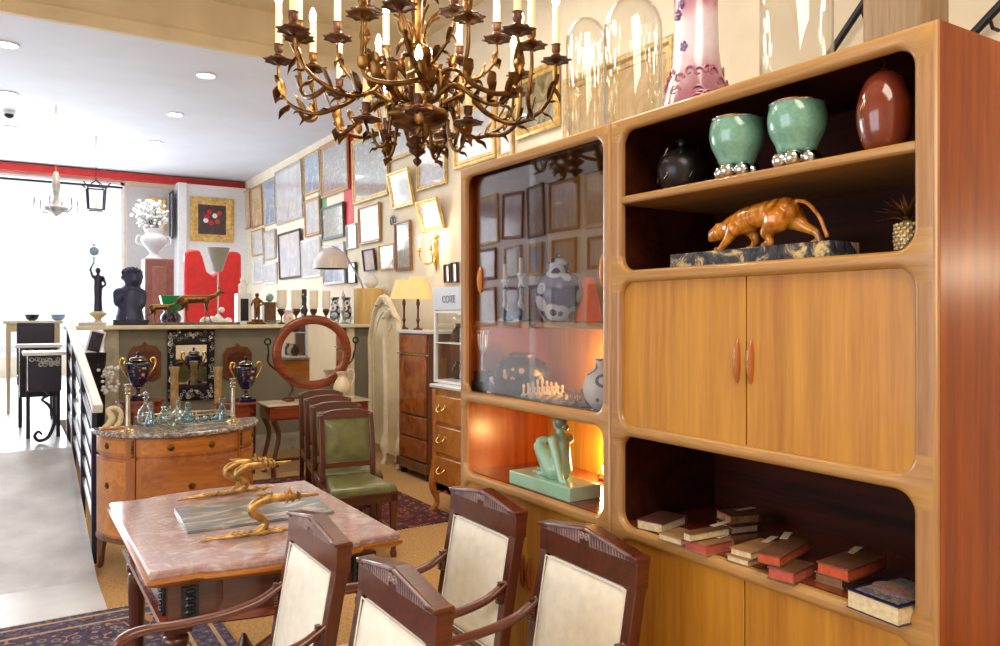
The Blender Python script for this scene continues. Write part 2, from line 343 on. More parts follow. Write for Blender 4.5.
# ---------------- rugs
def rug(name, label, x0, y0, x1, y1, field, border, stripe, h=.012):
    r = thing(name, label, 'rug', ((x0+x1)/2, (y0+y1)/2, 0)); w = (x1-x0)/2; l = (y1-y0)/2
    part('border', MB().box((-w, -l, .001), (w, l, h)), border, r, bevel=.003)
    b = MB()
    for k in (.05, .17):
        b.box((-w+k, -l+k, h), (w-k, -l+k+.02, h+.001)).box((-w+k, l-k-.02, h), (w-k, l-k, h+.001)).box((-w+k, -l+k, h), (-w+k+.02, l-k, h+.001)).box((w-k-.02, -l+k, h), (w-k, l-k, h+.001))
    part('stripe', b, stripe, r, smooth=0)
    part('field', MB().box((-w+.2, -l+.2, h), (w-.2, l-.2, h+.0015)), field, r, smooth=0)
    b = MB()
    for s in (-1, 1):
        for i in range(int(w*2/.03)):
            x = -w+.015+i*.03; b.box((x, s*l-.002, .001), (x+.006, s*(l+.035), .005)) if s > 0 else b.box((x, -l-.035, .001), (x+.006, -l+.002, .005))
    f = part('fringe', b, M['paper'], r, smooth=0); f['kind'] = 'stuff'
    return r
rug_f = pattern('blue_rug_field', [(0, (70, 70, 106)), (.22, (150, 132, 120)), (.34, (84, 70, 92)), (.55, (58, 56, 88)), (.7, (176, 128, 96))], 16, 'voronoi', .95)
rug_b = pattern('blue_rug_border', [(0, (176, 140, 116)), (.16, (92, 88, 118)), (.5, (66, 60, 84)), (.75, (140, 100, 80))], 22, 'voronoi', .95)
rug('persian_rug', 'blue and tan patterned rug under the marble topped table', -1.3, 2.35, .95, 4.69, rug_f, rug_b, mat('rug_cream', (186, 156, 124), .95))
rr_f = pattern('red_rug_field', [(0, (128, 40, 38)), (.2, (60, 36, 50)), (.36, (150, 84, 60)), (.5, (88, 30, 36))], 14, 'voronoi', .95)
rr_b = pattern('red_rug_border', [(0, (60, 44, 60)), (.2, (150, 96, 70)), (.4, (86, 34, 36))], 18, 'voronoi', .95)
q = at(437, 510, z=0)
rug('persian_rug', 'dark red patterned rug behind the green chairs', 1.25, 5.3, 3.0, 7.6, rr_f, rr_b, mat('rug_navy', (48, 38, 56), .95))
# ================================================================ teak wall units
XC = 1.6; XB = 2.05; YA = .863; YM = 1.878; YE = 2.833; ZT = 2.204
def rrect(y0, z0, y1, z1, r, n=8):
    out = []
    for cy, cz, a in ((y1-r, z1-r, 0), (y0+r, z1-r, pi/2), (y0+r, z0+r, pi), (y1-r, z0+r, 3*pi/2)):
        for k in range(n+1): t = a+pi/2*k/n; out.append((cy+r*cos(t), cz+r*sin(t)))
    return out
def orect(o, i, r, n=8):
    y0, z0, y1, z1 = o; a0, b0, a1, b1 = i; out = []
    for cy, cz, py, pz, f in ((y1, z1, a1-r, b1-r, 0), (y0, z1, a0+r, b1-r, 1), (y0, z0, a0+r, b0+r, 0), (y1, z0, a1-r, b0+r, 1)):
        for k in range(n+1):
            t = k/n
            A = (cy, pz) if f == 0 else (py, cz); B = (py, cz) if f == 0 else (cy, pz)
            out.append(tuple(A[j]+(( cy, cz)[j]-A[j])*t*2 for j in (0, 1)) if t <= .5 else tuple((cy, cz)[j]+(B[j]-(cy, cz)[j])*(t-.5)*2 for j in (0, 1)))
    return out
def frame_cell(mb, o, i, X, r=.045, dep=.022):
    L = [[(X, y, z) for y, z in orect(o, i, r)]]
    for off, dx in ((.014, 0), (.007, .002), (.002, .007), (0, .015), (0, dep)):
        L.append([(X+dx, y, z) for y, z in rrect(i[0]-off, i[1]-off, i[2]+off, i[3]+off, r+off)])
    mb.stack(L, caps=(0, 0))
def wall_unit(name, label, y0, y1, cells, zb=.09):
    t = thing(name, label, 'wall unit', ((XC+XB)/2, (y0+y1)/2, 0), 0, 'teak wall units'); ox, oy = (XC+XB)/2, (y0+y1)/2
    def pp(n, b, m, par=t, **k):
        if par is t:
            b.v = [(x-ox, y-oy, z) for x, y, z in b.v]
        return part(n, b, m, par, **k)
    c = .008; b = MB()
    for k, (o, i) in enumerate(cells): frame_cell(b, (max(o[0], y0+c), max(o[1], zb), min(o[2], y1-c), min(o[3], ZT-c)), i, XC)
    P = [(y0+c, zb), (y1-c, zb), (y1-c, ZT-c), (y0+c, ZT-c)]; Q = [(y0, zb), (y1, zb), (y1, ZT), (y0, ZT)]
    b.stack([[(XC, *p) for p in P], [(XC+.003, *((p[0]+q[0]*2)/3 if j == 0 else (p[1]+q[1]*2)/3 for j in (0, 1))) for p, q in zip(P, Q)], [(XC+c, *q) for q in Q], [(XC+.011, *q) for q in Q]], caps=(0, 0))
    pp('front_frame', b, M['frame_h'], label='rounded solid teak frame with bullnose edges', smooth=50); fr_ = t.children[-1] if False else [c for c in S.objects if c.parent is t and c.name.startswith('front_frame')][0]; fr_.data.materials.append(M['frame_v'])
    for pl in fr_.data.polygons:
        if any(pl.center.y+oy < i[0]+.004 or pl.center.y+oy > i[2]-.004 for o, i in cells[:1]) and not any(i[3]-.03 < pl.center.z < o[3]+.0+(.06 if o[3] < ZT-.01 else 1) and o[1] < pl.center.z for o, i in cells) : pl.material_index = 1
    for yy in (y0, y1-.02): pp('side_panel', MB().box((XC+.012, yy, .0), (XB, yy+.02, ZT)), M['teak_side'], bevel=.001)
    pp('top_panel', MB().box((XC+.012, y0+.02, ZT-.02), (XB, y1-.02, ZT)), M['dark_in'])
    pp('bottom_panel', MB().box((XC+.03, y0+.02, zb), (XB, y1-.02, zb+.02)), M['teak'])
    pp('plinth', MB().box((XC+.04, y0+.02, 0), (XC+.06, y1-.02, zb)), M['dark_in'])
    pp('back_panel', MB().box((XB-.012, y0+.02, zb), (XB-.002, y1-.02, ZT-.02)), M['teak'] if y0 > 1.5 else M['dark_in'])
    return t, pp
HANDLE = [(0, -.055, 0), (.003, -.05, .004), (.009, -.02, .007), (.01, 0, .0075), (.009, .02, .007), (.003, .05, .004), (0, .055, 0)]
def handle(par, x, y, z, L=.11, m=None):
    b = MB(); s = L/.11
    b.v = []; loops = []
    for k in range(9):
        a = (k/8-.5); w = .0075*math.sqrt(max(1-(2*a)**2, .03))+.0015; d = .018*math.sqrt(max(1-(2*a)**2, .02))
        loops.append([(x-d*max(cos(q), -.25)*.9-.002, y+w*sin(q), z+a*L) for q in [2*pi*j/10 for j in range(10)]])
    b.stack(loops); return part('handle', b, m or M['frame_v'], par, smooth=60)
# ---- right unit
i0, i1 = .914, 1.832
CELLR = [((YA, 1.72, YM, ZT), (i0, 1.737, i1, 2.166)), ((YA, 1.246, YM, 1.72), (i0, 1.264, i1, 1.70)), ((YA, .93, YM, 1.246), (i0, .953, i1, 1.228)), ((YA, .09, YM, .93), (i0, .12, i1, .915))]
UR, pp = wall_unit('teak_wall_unit', 'tall teak wall unit with closed sliding doors, books and vases on open shelves', YA, YM, CELLR)
oU = UR.location
pp('shelf', MB().box((XC+.008, YA+.02, 1.942), (XB-.012, YM-.02, 1.967)), M['frame_h'], bevel=.007)
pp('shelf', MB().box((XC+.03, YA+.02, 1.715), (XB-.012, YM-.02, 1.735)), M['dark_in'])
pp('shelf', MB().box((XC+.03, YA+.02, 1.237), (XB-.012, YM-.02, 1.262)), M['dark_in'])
pp('shelf', MB().box((XC+.03, YA+.02, .928), (XB-.012, YM-.02, .953)), M['redwood'])
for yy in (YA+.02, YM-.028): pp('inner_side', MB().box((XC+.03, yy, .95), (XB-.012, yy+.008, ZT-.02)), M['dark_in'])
ys = at(746, 350, X=XC+.018).y
for lo, hi, yh in ((YA+.022, ys-.002, ys-.016), (ys+.002, YM-.03, ys+.028)):
    d = pp('door', MB().box((XC+.019, lo, 1.262), (XC+.031, hi, 1.715)), M['teak'], bevel=.001)
    h = handle(d, XC+.02-oU.x, yh-oU.y, 1.48, .115, M['walnut'])
    d = pp('door', MB().box((XC+.012, lo, .1), (XC+.03, hi, .927)), M['teak'], bevel=.0015)
    handle(d, XC+.013-oU.x, yh-oU.y, .62, .115, M['redwood'])
# ---- left unit
j0, j1 = 1.92, 2.797
CELLL = [((YM, 1.262, YE, ZT), (j0, 1.285, j1, 2.168)), ((YM, .93, YE, 1.262), (j0, .955, j1, 1.243)), ((YM, .09, YE, .93), (j0, .12, j1, .915))]
UL, pp = wall_unit('teak_display_unit', 'teak display unit with sliding glass doors, the green figure in its open bay', YM+.001, YE, CELLL)
oL = UL.location
pp('shelf', MB().box((XC+.06, YM+.021, 1.553), (XB-.012, YE-.02, 1.575)), M['frame_h'], bevel=.005)
pp('shelf', MB().box((XC+.05, YM+.021, 1.255), (XB-.012, YE-.02, 1.278)), M['redwood'])
pp('shelf', MB().box((XC+.03, YM+.021, .93), (XB-.012, YE-.02, .955)), M['redwood'])
for lo, hi, x, yh in ((YM+.022, 2.37, .03, 1.945), (2.35, YE-.022, .042, 2.735)):
    d = pp('glass_door', MB().box((XC+x, lo, 1.25), (XC+x+.005, hi, ZT-.02)), M['cabglass'], label='sliding glass door', smooth=0)
    handle(d, XC+x-oL.x, yh-oL.y, at(477, 280, X=XC+.03).z, .11, M['honey'])
pp('door_runner', MB().box((XC+.028, YM+.022, 1.279), (XC+.05, YE-.022, 1.285)), M['walnut_d'])
ys = 2.358
for lo, hi, yh in ((YM+.022, ys-.002, ys-.02), (ys+.002, YE-.022, ys+.02)):
    d = pp('door', MB().box((XC+.012, lo, .1), (XC+.03, hi, .927)), M['teak'], bevel=.0015)
    handle(d, XC+.013-oL.x, yh-oL.y, .655, .12, M['redwood'])
b = MB().lathe([(.03, 0), (.034, .012), (.03, .024), (.012, .03), (0, .031)], 16)
ls = thing('spot_lamp', 'small lit spot lamp at the back right corner of the open bay', 'lamp', (1.985, 2.355, .9555))
part('lamp_body', b, M['brass'], ls); part('bulb', MB().sph((0, 0, .045), .016), emis('lit_spot', (1, .7, .3), 60), ls)
point('spot_lamp_light', (-.02, 0, .09), 7, (1, .6, .22), .02, ls)
l2 = dup(ls, (1.985, 2.355, 1.2785), 0, 'small lit spot lamp at the back of the glass bay behind the chess board')

# ================================================================ books
def book(L, C, R, th, cover, pages, label, z0=.953, slip=0, deco=None):
    L = at(*L, z=z0); C = at(*C, z=z0); R = at(*R, z=z0)
    d1 = (L-C).to_2d(); a = d1.length; e1 = d1/a; e2 = Vector((-e1.y, e1.x)); w = (R-C).to_2d().dot(e2)
    if w < 0: e2 = -e2; w = -w
    w = min(w, .2); ctr = C.to_2d()+e1*a/2+e2*w/2; ctr.x = max(ctr.x, XC+.04)
    t = thing('book', label, 'book', (ctr.x, ctr.y, z0), math.atan2(e1.y, e1.x), 'old books on the lower open shelf')
    c = .003; s = 1 if (Vector((-e1.y, e1.x))-e2).length < .1 else -1
    # local x runs along the side facing the room, y away from it; the spine is the far long side
    b = MB().box((-a/2, -w/2, 0), (a/2, w/2, c)).box((-a/2, -w/2, th-c), (a/2, w/2, th)); y = s*w/2
    b.stack([[(x, y-s*.002, 0), (x, y+s*.004, th*.2), (x, y+s*.005, th*.5), (x, y+s*.004, th*.8), (x, y-s*.002, th), (x, y-s*.004, th*.5)] for x in (-a/2, a/2)])
    part('cover', b, cover, t, bevel=.0008)
    part('page_block', MB().box((-a/2+.004, -w/2+.004, c), (a/2-.004, w/2-.002, th-c)), pages, t, smooth=0)
    if slip: part('paper_slip', MB().cb((a*.2*slip, s*w*.5, th+.001), (.02, .07, .0012), R3(0, radians(4), .2)), M['paper'], t, smooth=0)
    if deco:
        q = part('cover_panel', MB().box((-a/2+.012, -w/2+.012, th), (a/2-.012, w/2-.012, th+.0006)), deco, t, smooth=0)
        part('cover_medallion', MB().lathe([(.055, th), (.055, th+.0014)], 28, sx=1.1, sy=.8), pattern('floral_medallion', [(0, (196, 120, 70)), (.2, (90, 96, 150)), (.4, (170, 80, 60)), (.55, (120, 130, 90))], 60), q)
    return t
Z = .953
book((636.3, 528.7), (662.4, 534.4), (685.4, 524.6), .03, M['cover_d'], M['paper'], 'dark brown book lying alone at the left end of the lower shelf')
book((652.5, 540.4), (676.3, 547.8), (692, 540), .02, M['cover_t'], M['paper'], 'thin tan book flat on the shelf left of the pink edged stack')
book((678.5, 549.7), (700.8, 557.7), (728.7, 551.5), .03, M['cover_t'], M['pinkedge'], 'tan book with pink page edges under a cream edged book', slip=-1)
book((678, 541), (686, 544), (731, 538), .024, M['cover_b'], M['paper'], 'narrow brown book with cream pages on the leftmost pink edged book', Z+.0302, 1)
book((716, 528), (731.5, 535), (756, 531), .024, M['cover_d'], M['paper'], 'brown book at the back, underneath the crumbling one')
book((716, 518), (730.5, 525), (757, 522), .026, M['cover_b'], mat('crumbled_paper', (150, 104, 72), .9, var=.3, scale=60, bmp=.8), 'crumbling brown book topmost on the back stack', Z+.0242, 1)
book((720.9, 561.7), (743.5, 568.8), (760, 564), .018, M['cover_t'], M['paper'], 'thin tan book below the tan book with a paper slip')
book((729.6, 554.3), (751.5, 560.5), (779.8, 550), .02, M['cover_t'], M['paper'], 'tan book with a paper slip, resting on a thin tan book', Z+.0182, -1)
book((766.8, 578.5), (794.5, 585.8), (822, 577), .03, M['cover_b'], M['pinkedge'], 'brown book with pink page edges under the wide orange edged one')
book((756, 562.5), (781, 568), (830, 552), .026, M['cover_b'], M['coral'], 'wide brown book with orange page edges in the middle of the shelf', Z+.0302, 1)
book((814, 581), (843.2, 590), (879, 580), .025, M['cover_t'], M['cover_t'], 'brown book underneath the orange edged one beside the large book')
book((816, 573.4), (849, 583), (884, 569), .03, M['cover_b'], M['coral'], 'brown book with orange page edges next to the large decorated book', Z+.0252, 1)
book((846, 607), (899, 628), (935, 606), .042, M['cobalt'], M['paper'], 'large book with a blue flowered cover at the right end of the shelf', deco=pattern('blue_floral_cover', [(0, (170, 150, 110)), (.2, (96, 100, 110)), (.4, (70, 72, 90)), (.6, (130, 118, 100))], 90))

# ================================================================ ornaments on the upper shelves
ZS = 1.967; Z2 = 1.7355
p = at(682, 180, X=1.72)
v = thing('black_vase', 'round black vase carved with leaves on the upper shelf', 'vase', (p.x, p.y, ZS))
prof = cm([(.035, 0), (.06, .02), (.074, .06), (.066, .1), (.035, .128), (.014, .136), (.013, .15), (.019, .156), (.0, .157)], 4)
blk = mat('black_pewter', (40, 36, 38), .3, .5, .3, 30, .3)
part('vase_body', MB().lathe(prof, 28), blk, v)
b = MB()
for k in range(6):
    a = k*pi/3
    b.stube([(.075*cos(a+j*.22)*(1-.08*j), .075*sin(a+j*.22)*(1-.08*j), .035+j*.024, .004*(1-abs(j-2)*.3)) for j in range(5)], 3, 6)
part('leaf_relief', b, M['silver'], v, label='pale leaf veins')
cel = mat('crackled_celadon', (118, 168, 148), .18, var=.06, scale=90, coat=.6)
for k, u in enumerate((737, 797)):
    p = at(u, 150, X=1.69); s = 1.0
    v = thing('celadon_bowl', ('left' if k == 0 else 'right')+' one of the two sea green bowls with silver ball feet', 'bowl', (p.x, p.y, ZS), .4*k, 'sea green bowls with silver feet')
    w = (54 if k == 0 else 57)*tt(u, X=1.69)/2
    h = .165
    part('bowl', MB().lathe(cm([(.022, .04), (.045, .044), (w*.74, .064), (w*.94, .095), (w*1.0, .125), (w*.98, h-.02), (w*.93, h-.003), (w*.9, h), (w*.86, h-.004), (w*.84, .1), (.03, .045), (0, .043)], 4), 32), cel, v)
    part('rim', MB().torus((0, 0, h), w*.915, .0045, 32, 8), M['silver'], v, label='silver rim')
    b = MB()
    for q in range(6): b.sph((.04*cos(q*pi/3), .04*sin(q*pi/3), .0235), .023, 16)
    b.lathe([(.03, .02), (.04, .03), (.024, .046)], 20); part('ball_feet', b, M['silver'], v, label='cluster of polished silver balls')
p = at(885, 110, X=1.68)
v = thing('egg_vase', 'reddish brown egg shaped vase at the right of the upper shelf', 'vase', (p.x, p.y, ZS))
part('vase_body', MB().lathe(cm([(.026, 0), (.048, .022), (.06, .075), (.056, .125), (.038, .168), (.012, .186), (.006, .188)], 5), 32), mat('oxblood_glaze', (122, 52, 34), .14, var=.1, scale=10, coat=.6), v)
part('stopper', MB().lathe([(.008, .186), (.006, .192), (.002, .196), (.0015, .206), (0, .207)], 12), M['bronze'], v)

# panther
pL = at(670, 258, X=1.63); pR = at(829, 245, X=1.63); yc = (pL.y+pR.y)/2
t = thing('panther_sculpture', 'prowling amber coloured panther on a veined black marble slab', 'sculpture', (1.69, yc, Z2))
Lb = (pL.y-pR.y)/2
part('marble_base', MB().box((-.06, -Lb, 0), (.06, Lb, .04)), marble('black_gold_marble', (34, 34, 40), (70, 70, 80), (206, 180, 120), 14), t, bevel=.002)
b = MB(); z0 = .04
def c_(y1, z1, r1, y2, z2, r2, x1=0, x2=0): b.cap((x1, y1, z1+z0), r1*1.08, (x2, y2, z2+z0), r2*1.08)
c_(-.085, .09, .036, -.02, .092, .03); c_(-.02, .092, .03, .05, .078, .034); c_(.05, .078, .034, .1, .066, .028); c_(.1, .066, .025, .145, .056, .021)   # trunk, head to +y
c_(.145, .056, .024, .165, .05, .019); c_(.165, .048, .015, .178, .04, .01); b.sph((.014, .14, .075+z0), .007); b.sph((-.014, .14, .075+z0), .007)
for sx in (-1, 1):
    x = sx*.022
    if sx < 0:
        c_(.07, .06, .022, .095, .03, .012, x, x); c_(.095, .03, .012, .12, .008, .009, x, x); c_(.12, .006, .008, .14, .006, .007, x, x)
        c_(-.075, .07, .034, -.04, .04, .017, x, x); c_(-.04, .04, .016, -.055, .012, .009, x, x); c_(-.055, .008, .008, -.03, .006, .008, x, x)
    else:
        c_(.05, .06, .022, .03, .028, .012, x, x); c_(.03, .028, .011, .045, .008, .008, x, x); c_(.045, .006, .008, .062, .006, .007, x, x)
        c_(-.09, .075, .032, -.125, .05, .016, x, x); c_(-.125, .05, .015, -.165, .03, .01, x, x); c_(-.165, .03, .01, -.175, .01, .008, x, x); c_(-.175, .007, .008, -.15, .006, .007, x, x)
tl = cm([(0, -.115, .115+z0), (0, -.15, .105+z0), (0, -.185, .07+z0), (0, -.205, .03+z0), (.0, -.212, .012+z0)], 5)
b.tube(tl, .0062, 8)
amb = pattern('amber_bakelite', [(.3, (120, 62, 14)), (.48, (196, 118, 30)), (.7, (224, 156, 60))], 9, 'noise', .15, .6, (1, 3, 1.4))
b.v = [(x, y*.95-.012, z) for x, y, z in b.v]
pb = part('panther_body', b, amb, t, remesh=.0035, smo=6)
# pineapple
p = at(908, 230, X=1.67)
t = thing('brass_pineapple', 'small brass pineapple with spiky leaves at the shelf end', 'ornament', (p.x, p.y, Z2))
b = MB().lathe(cm([(.012, 0), (.022, .008), (.026, .035), (.02, .062), (.009, .072), (0, .073)], 3), 20)
for r in range(7):
    for k in range(12):
        zz = .01+r*.0085; rr = .0225+.0035*sin(pi*zz/.075); a = 2*pi*(k+.5*(r % 2))/12; b.sph((rr*cos(a), rr*sin(a), zz), .0048, 6)
part('fruit', b, mat('pale_brass', (186, 164, 120), .4, .4, .15, 30), t)
b = MB()
for r, (n, l, up) in enumerate(((9, .06, .25), (8, .07, .6), (6, .07, 1.3), (3, .06, 3))):
    for k in range(n):
        a = 2*pi*k/n+r*.4; q = Vector((cos(a), sin(a), up)).normalized()
        b.tube([Vector((0, 0, .07)), Vector((0, 0, .07))+q*l*.5, Vector((0, 0, .07))+q*l+Vector((cos(a)*.008, sin(a)*.008, -.012*(3-r)/3))], [.003, .0055, .0006], 6, flat=.35)
part('leaf_crown', b, M['bronze'], t, label='dark leaf crown')

# ================================================================ green figure
pL = at(508.4, 483, z=.955); pC = at(569, 503, z=.955)
yc = (pL.y+pC.y)/2; Lb = (pL.y-pC.y)/2
t = thing('seated_figure', 'pale green ceramic seated nude figure on a rectangular base', 'sculpture', (1.705, yc, .955))
grn = mat('sea_green_glaze', (158, 196, 168), .25, var=.04, coat=.4)
part('plinth', MB().box((-.07, -Lb, 0), (.07, Lb, .05)), grn, t, bevel=.003)
b = MB(); z0 = .05
def c3(a, r1, q, r2): b.cap((a[0], a[1], a[2]+z0), r1*1.16+.001, (q[0], q[1], q[2]+z0), r2*1.16+.001)
b.v = []
c3((.0, -.045, .035), .038, (.0, -.05, .075), .03); c3((0, -.05, .075), .029, (.0, -.048, .12), .03); c3((0, -.048, .125), .028, (.0, -.046, .145), .022)
c3((-.035, -.048, .143), .017, (.035, -.048, .143), .017); c3((0, -.046, .155), .013, (0, -.042, .178), .012)
b.sph((0, -.036, .2+z0), (.021, .026, .028)); b.sph((.0, -.012, .196+z0), (.005, .006, .006), 8)
c3((-.02, -.03, .03), .03, (-.022, .055, .105), .02); c3((-.022, .055, .105), .019, (-.02, .035, .06), .018); c3((-.02, .035, .06), .017, (-.018, .02, .012), .011); c3((-.018, .02, .008), .01, (-.018, .065, .006), .008)
c3((.02, -.03, .03), .03, (.022, .075, .085), .02); c3((.022, .075, .085), .018, (.02, .07, .045), .016); c3((.02, .07, .045), .016, (.018, .075, .012), .01); c3((.018, .075, .008), .01, (.018, .12, .006), .008)
c3((-.038, -.05, .143), .015, (-.04, -.075, .08), .012); c3((-.04, -.075, .08), .012, (-.042, -.105, .012), .009); c3((-.042, -.105, .007), .009, (-.042, -.13, .005), .006)
c3((.038, -.046, .143), .015, (.03, .005, .125), .012); c3((.03, .005, .125), .011, (-.015, .045, .135), .009); c3((-.015, .045, .135), .009, (-.03, .055, .13), .006)
c3((0, .04, -.004), .012, (0, .12, -.006), .01)
part('figure_body', b, grn, t, remesh=.004, smo=5)
b = MB().sph((0, -.046, .206+z0), (.025, .024, .026), 16).sph((0, -.075, .19+z0), (.014, .012, .012))
part('hair', b, mat('grey_green_glaze', (120, 128, 110), .3, var=.08, coat=.4), t, label='darker glazed hair')

# ================================================================ inside the glass cabinet
ZG = 1.2785; ZH = 1.5755
p = at(514, 370, X=1.77)
t = thing('enamel_bowl', 'wide black bowl with a band of yellow flowers behind glass', 'bowl', (1.8, 2.665, ZG)); t.scale = (.88, .88, 1)
part('bowl_body', MB().lathe(cm([(.075, 0), (.08, .012), (.1, .025), (.128, .075), (.115, .12), (.07, .145), (.055, .15)], 4), 32), M['black'], t)
flow = pattern('flower_enamel', [(0, (250, 206, 100)), (.12, (220, 130, 130)), (.26, (240, 190, 90)), (.34, (34, 44, 40)), (.6, (24, 26, 40))], 26)
part('flower_band', MB().lathe(cm([(.116, .05), (.1295, .075), (.126, .1), (.116, .12)], 3), 32), flow, t, label='band of yellow and pink flowers')
part('lid', MB().lathe([(.062, .149), (.064, .158), (.05, .168), (0, .17)], 28), M['bronze'], t)
# chess set
p = at(560, 398, X=1.72)
t = thing('chess_board', 'low marble chess board behind the cabinet glass', 'game board', (1.745, 2.06, ZG), 0)
pa = at(531, 392, X=1.72).y; pz = 2.14; t.location.y = (pa+pz)/2; w = .1; l = (pa-pz)/2
chk = base('chess_squares'); mchk, nt, bs = chk; tc = nd(nt, 'ShaderNodeTexCoord'); ck = nd(nt, 'ShaderNodeTexChecker', Scale=8/(2*w)); ck.inputs[1].default_value = srgb((210, 200, 170)); ck.inputs[2].default_value = srgb((60, 70, 60))
nt.links.new(tc.outputs['Object'], ck.inputs[0]); nt.links.new(ck.outputs[0], bs.inputs['Base Color'])
part('board_frame', MB().box((-w, -l, 0), (w, l, .016)), marble('green_marble', (60, 72, 62), (110, 116, 100), (190, 186, 160), 10), t, bevel=.002)
part('squares', MB().box((-w+.012, -l+.012, .016), (w-.012, l-.012, .0168)), mchk, t, smooth=0)
def chess(h): return cm([(.0085, 0), (.0085, .004), (.0045, .009), (.0035, h*.6), (.006, h*.72), (.0045, h*.8), (.0055, h*.9), (0, h)], 2)
pawn = None; n = 0; bx0, by0 = t.location.x, t.location.y
for i in range(8):
    for j, h in ((0, .045), (1, .034), (6, .034), (7, .045)):
        x = bx0-w+.024+i*(2*w-.048)/7; y = by0-l+.024+j*(2*l-.048)/7
        if h > .04: h = (.042, .046, .05, .058, .062, .05, .046, .042)[i]
        white = j < 4
        o = part('chess_piece', MB().lathe(chess(h), 10, wav=None), M['ivory'] if j > 3 else M['cover_t'], loc=(x, y, ZG+.0169))
        tag(o, ('cream' if j > 3 else 'tan')+' turned chess piece standing on the small marble board', 'chess piece', ('cream' if j > 3 else 'tan')+' chess pieces on the board')
# black and white shell vase at the right
p = at(597, 380, X=1.7)
t = thing('patterned_vase', 'black and white rounded vase at the cabinet right edge', 'vase', (1.72, 2.068, ZG))
part('vase_body', MB().lathe(cm([(.025, 0), (.05, .03), (.06, .075), (.045, .12), (.02, .145), (.018, .165), (.026, .172)], 4), 28), pattern('black_white_glaze', [(0, (230, 230, 226)), (.3, (40, 40, 44)), (.42, (226, 224, 216))], 16), t)
b = MB().stube([(-.045, .0, .003, .0015), (-.055, .05, .003, .0015), (-.05, .11, .003, .0015), (-.04, .12, .003, .0015), (-.042, .06, .003, .0015)], 6, 6)
o = part('string_loop', b, M['white'], loc=(1.70, 2.06, ZG)); tag(o, 'loop of thin white string on the cabinet floor', 'string')
# blue and white jar on the glass cabinet shelf
p = at(558, 300, X=1.8)
t = thing('ginger_jar', 'large round blue and white porcelain jar behind glass', 'jar', (1.755, at(558, 300, X=1.755).y, ZH)); t.scale = (.93, .93, .95)
bw = pattern('blue_white_porcelain', [(0, (56, 60, 120)), (.26, (222, 224, 226)), (.5, (206, 208, 214)), (.56, (60, 62, 110))], 14, rough=.2, coat=.5)
part('jar_body', MB().lathe(cm([(.05, 0), (.065, .015), (.098, .08), (.1, .13), (.075, .18), (.045, .2), (.044, .22)], 4), 30), bw, t)
part('lid', MB().lathe(cm([(.05, .218), (.05, .228), (.03, .245), (.008, .252), (.011, .262), (0, .27)], 3), 24), bw, t)
o = None
for u, hh, nm in ((505, .17, 'left'), (521, .19, 'right')):
    p = at(u, 300, X=1.72)
    t = thing('glass_candlestick', '%s of the two slim blue and white candlesticks behind glass' % nm, 'candlestick', (1.72, p.y, ZH), 0, 'slim candlesticks behind the cabinet glass')
    part('stem', MB().lathe(cm([(.032, 0), (.03, .008), (.01, .02), (.014, hh*.35), (.007, hh*.5), (.013, hh*.7), (.008, hh*.85), (.018, hh*.95), (.016, hh)], 3), 16), bw, t)
    part('candle', MB().lathe([(.008, hh), (.008, hh+.06), (0, hh+.062)], 10), M['ivory'], t)
p = at(487, 330, X=1.88)
t = thing('menorah', 'small dark silver candelabrum with curved arms behind glass', 'candelabrum', (1.67, 2.765, ZG)); t.scale = (.6, .6, 1)
part('stepped_base', MB().box((-.05, -.07, 0), (.05, .07, .05)).box((-.04, -.055, .05), (.04, .055, .09)), M['black'], t, bevel=.003)
b = MB().lathe(cm([(.03, .09), (.012, .1), (.01, .16), (.014, .18), (.008, .2), (.008, .25), (.014, .255)], 3), 14)
for s in (-1, 1):
    for r in (.035, .06): b.stube([(0, 0, .17, .004), (0, s*r*.7, .18, .004), (0, s*r, .21, .004), (0, s*r, .24, .004)], 4, 6); b.lathe([(.005, .24), (.012, .25), (.011, .258)], 10, c=(0, s*r, 0))
part('arms', b, M['steel'], t)
p = at(470, 390, X=1.7)
t = thing('blue_figurine', 'tiny blue and white figurine beside the flowered bowl', 'figurine', (1.666, 2.69, ZG))
b = MB().lathe(cm([(.018, 0), (.02, .01), (.012, .03), (.014, .045), (.006, .055)], 3), 12).sph((0, 0, .063), .01); part('figure_body', b, bw, t)
# orange cone added for the reflected orange glow right on the glass shelf
p = at(590, 300, X=1.88)
t = thing('orange_glow_cone', 'glowing orange cone standing for the reflected glow at the right of the glass shelf', 'lamp', (1.93, at(589, 300, X=1.93).y, ZH)); t.scale = (.9, .9, 1)
part('shade', MB().lathe([(.058, .002), (.052, .04), (.022, .17), (.018, .172), (.048, .04), (.052, .002)], 24), mat('orange_glow_cone', (228, 84, 16), .4, var=.1, emit=(255, 90, 20), es=.35), t)
part('base', MB().lathe([(.03, 0), (.028, .008), (.006, .012), (.006, .12)], 16), M['brass'], t)


# ================================================================ glass domes and pink vase on top
def dome(u, top, rpx, X, label, name='glass_dome', cyl=False):
    k = tt(u, X=X); p = at(u, 100, X=X); r = rpx*k; h = EYE+(HV-top)*k-ZT
    t = thing(name, label, 'glass dome', (X, p.y, ZT), 0, 'glass domes on the wall units')
    part('wooden_base', MB().lathe([(r*1.12, 0), (r*1.14, .008), (r*1.08, .018), (r*1.02, .022), (0, .022)], 32), M['black'], t)
    if cyl: pr = [(r, .022), (r, h-.02), (r*.97, h-.005), (r*.9, h), (0, h)]
    else: pr = [(r, .022), (r, h-r*1.15)]+[(r*cos(a), h-r*1.15+r*1.15*sin(a)) for a in [pi/2*j/8 for j in range(1, 9)]]
    part('glass', MB().lathe(pr+[(max(a-.003, 0), z-.003 if z > .1 else z) for a, z in pr[::-1]], 40), M['domeglass'], t, label='clear glass', smooth=60)
    return t
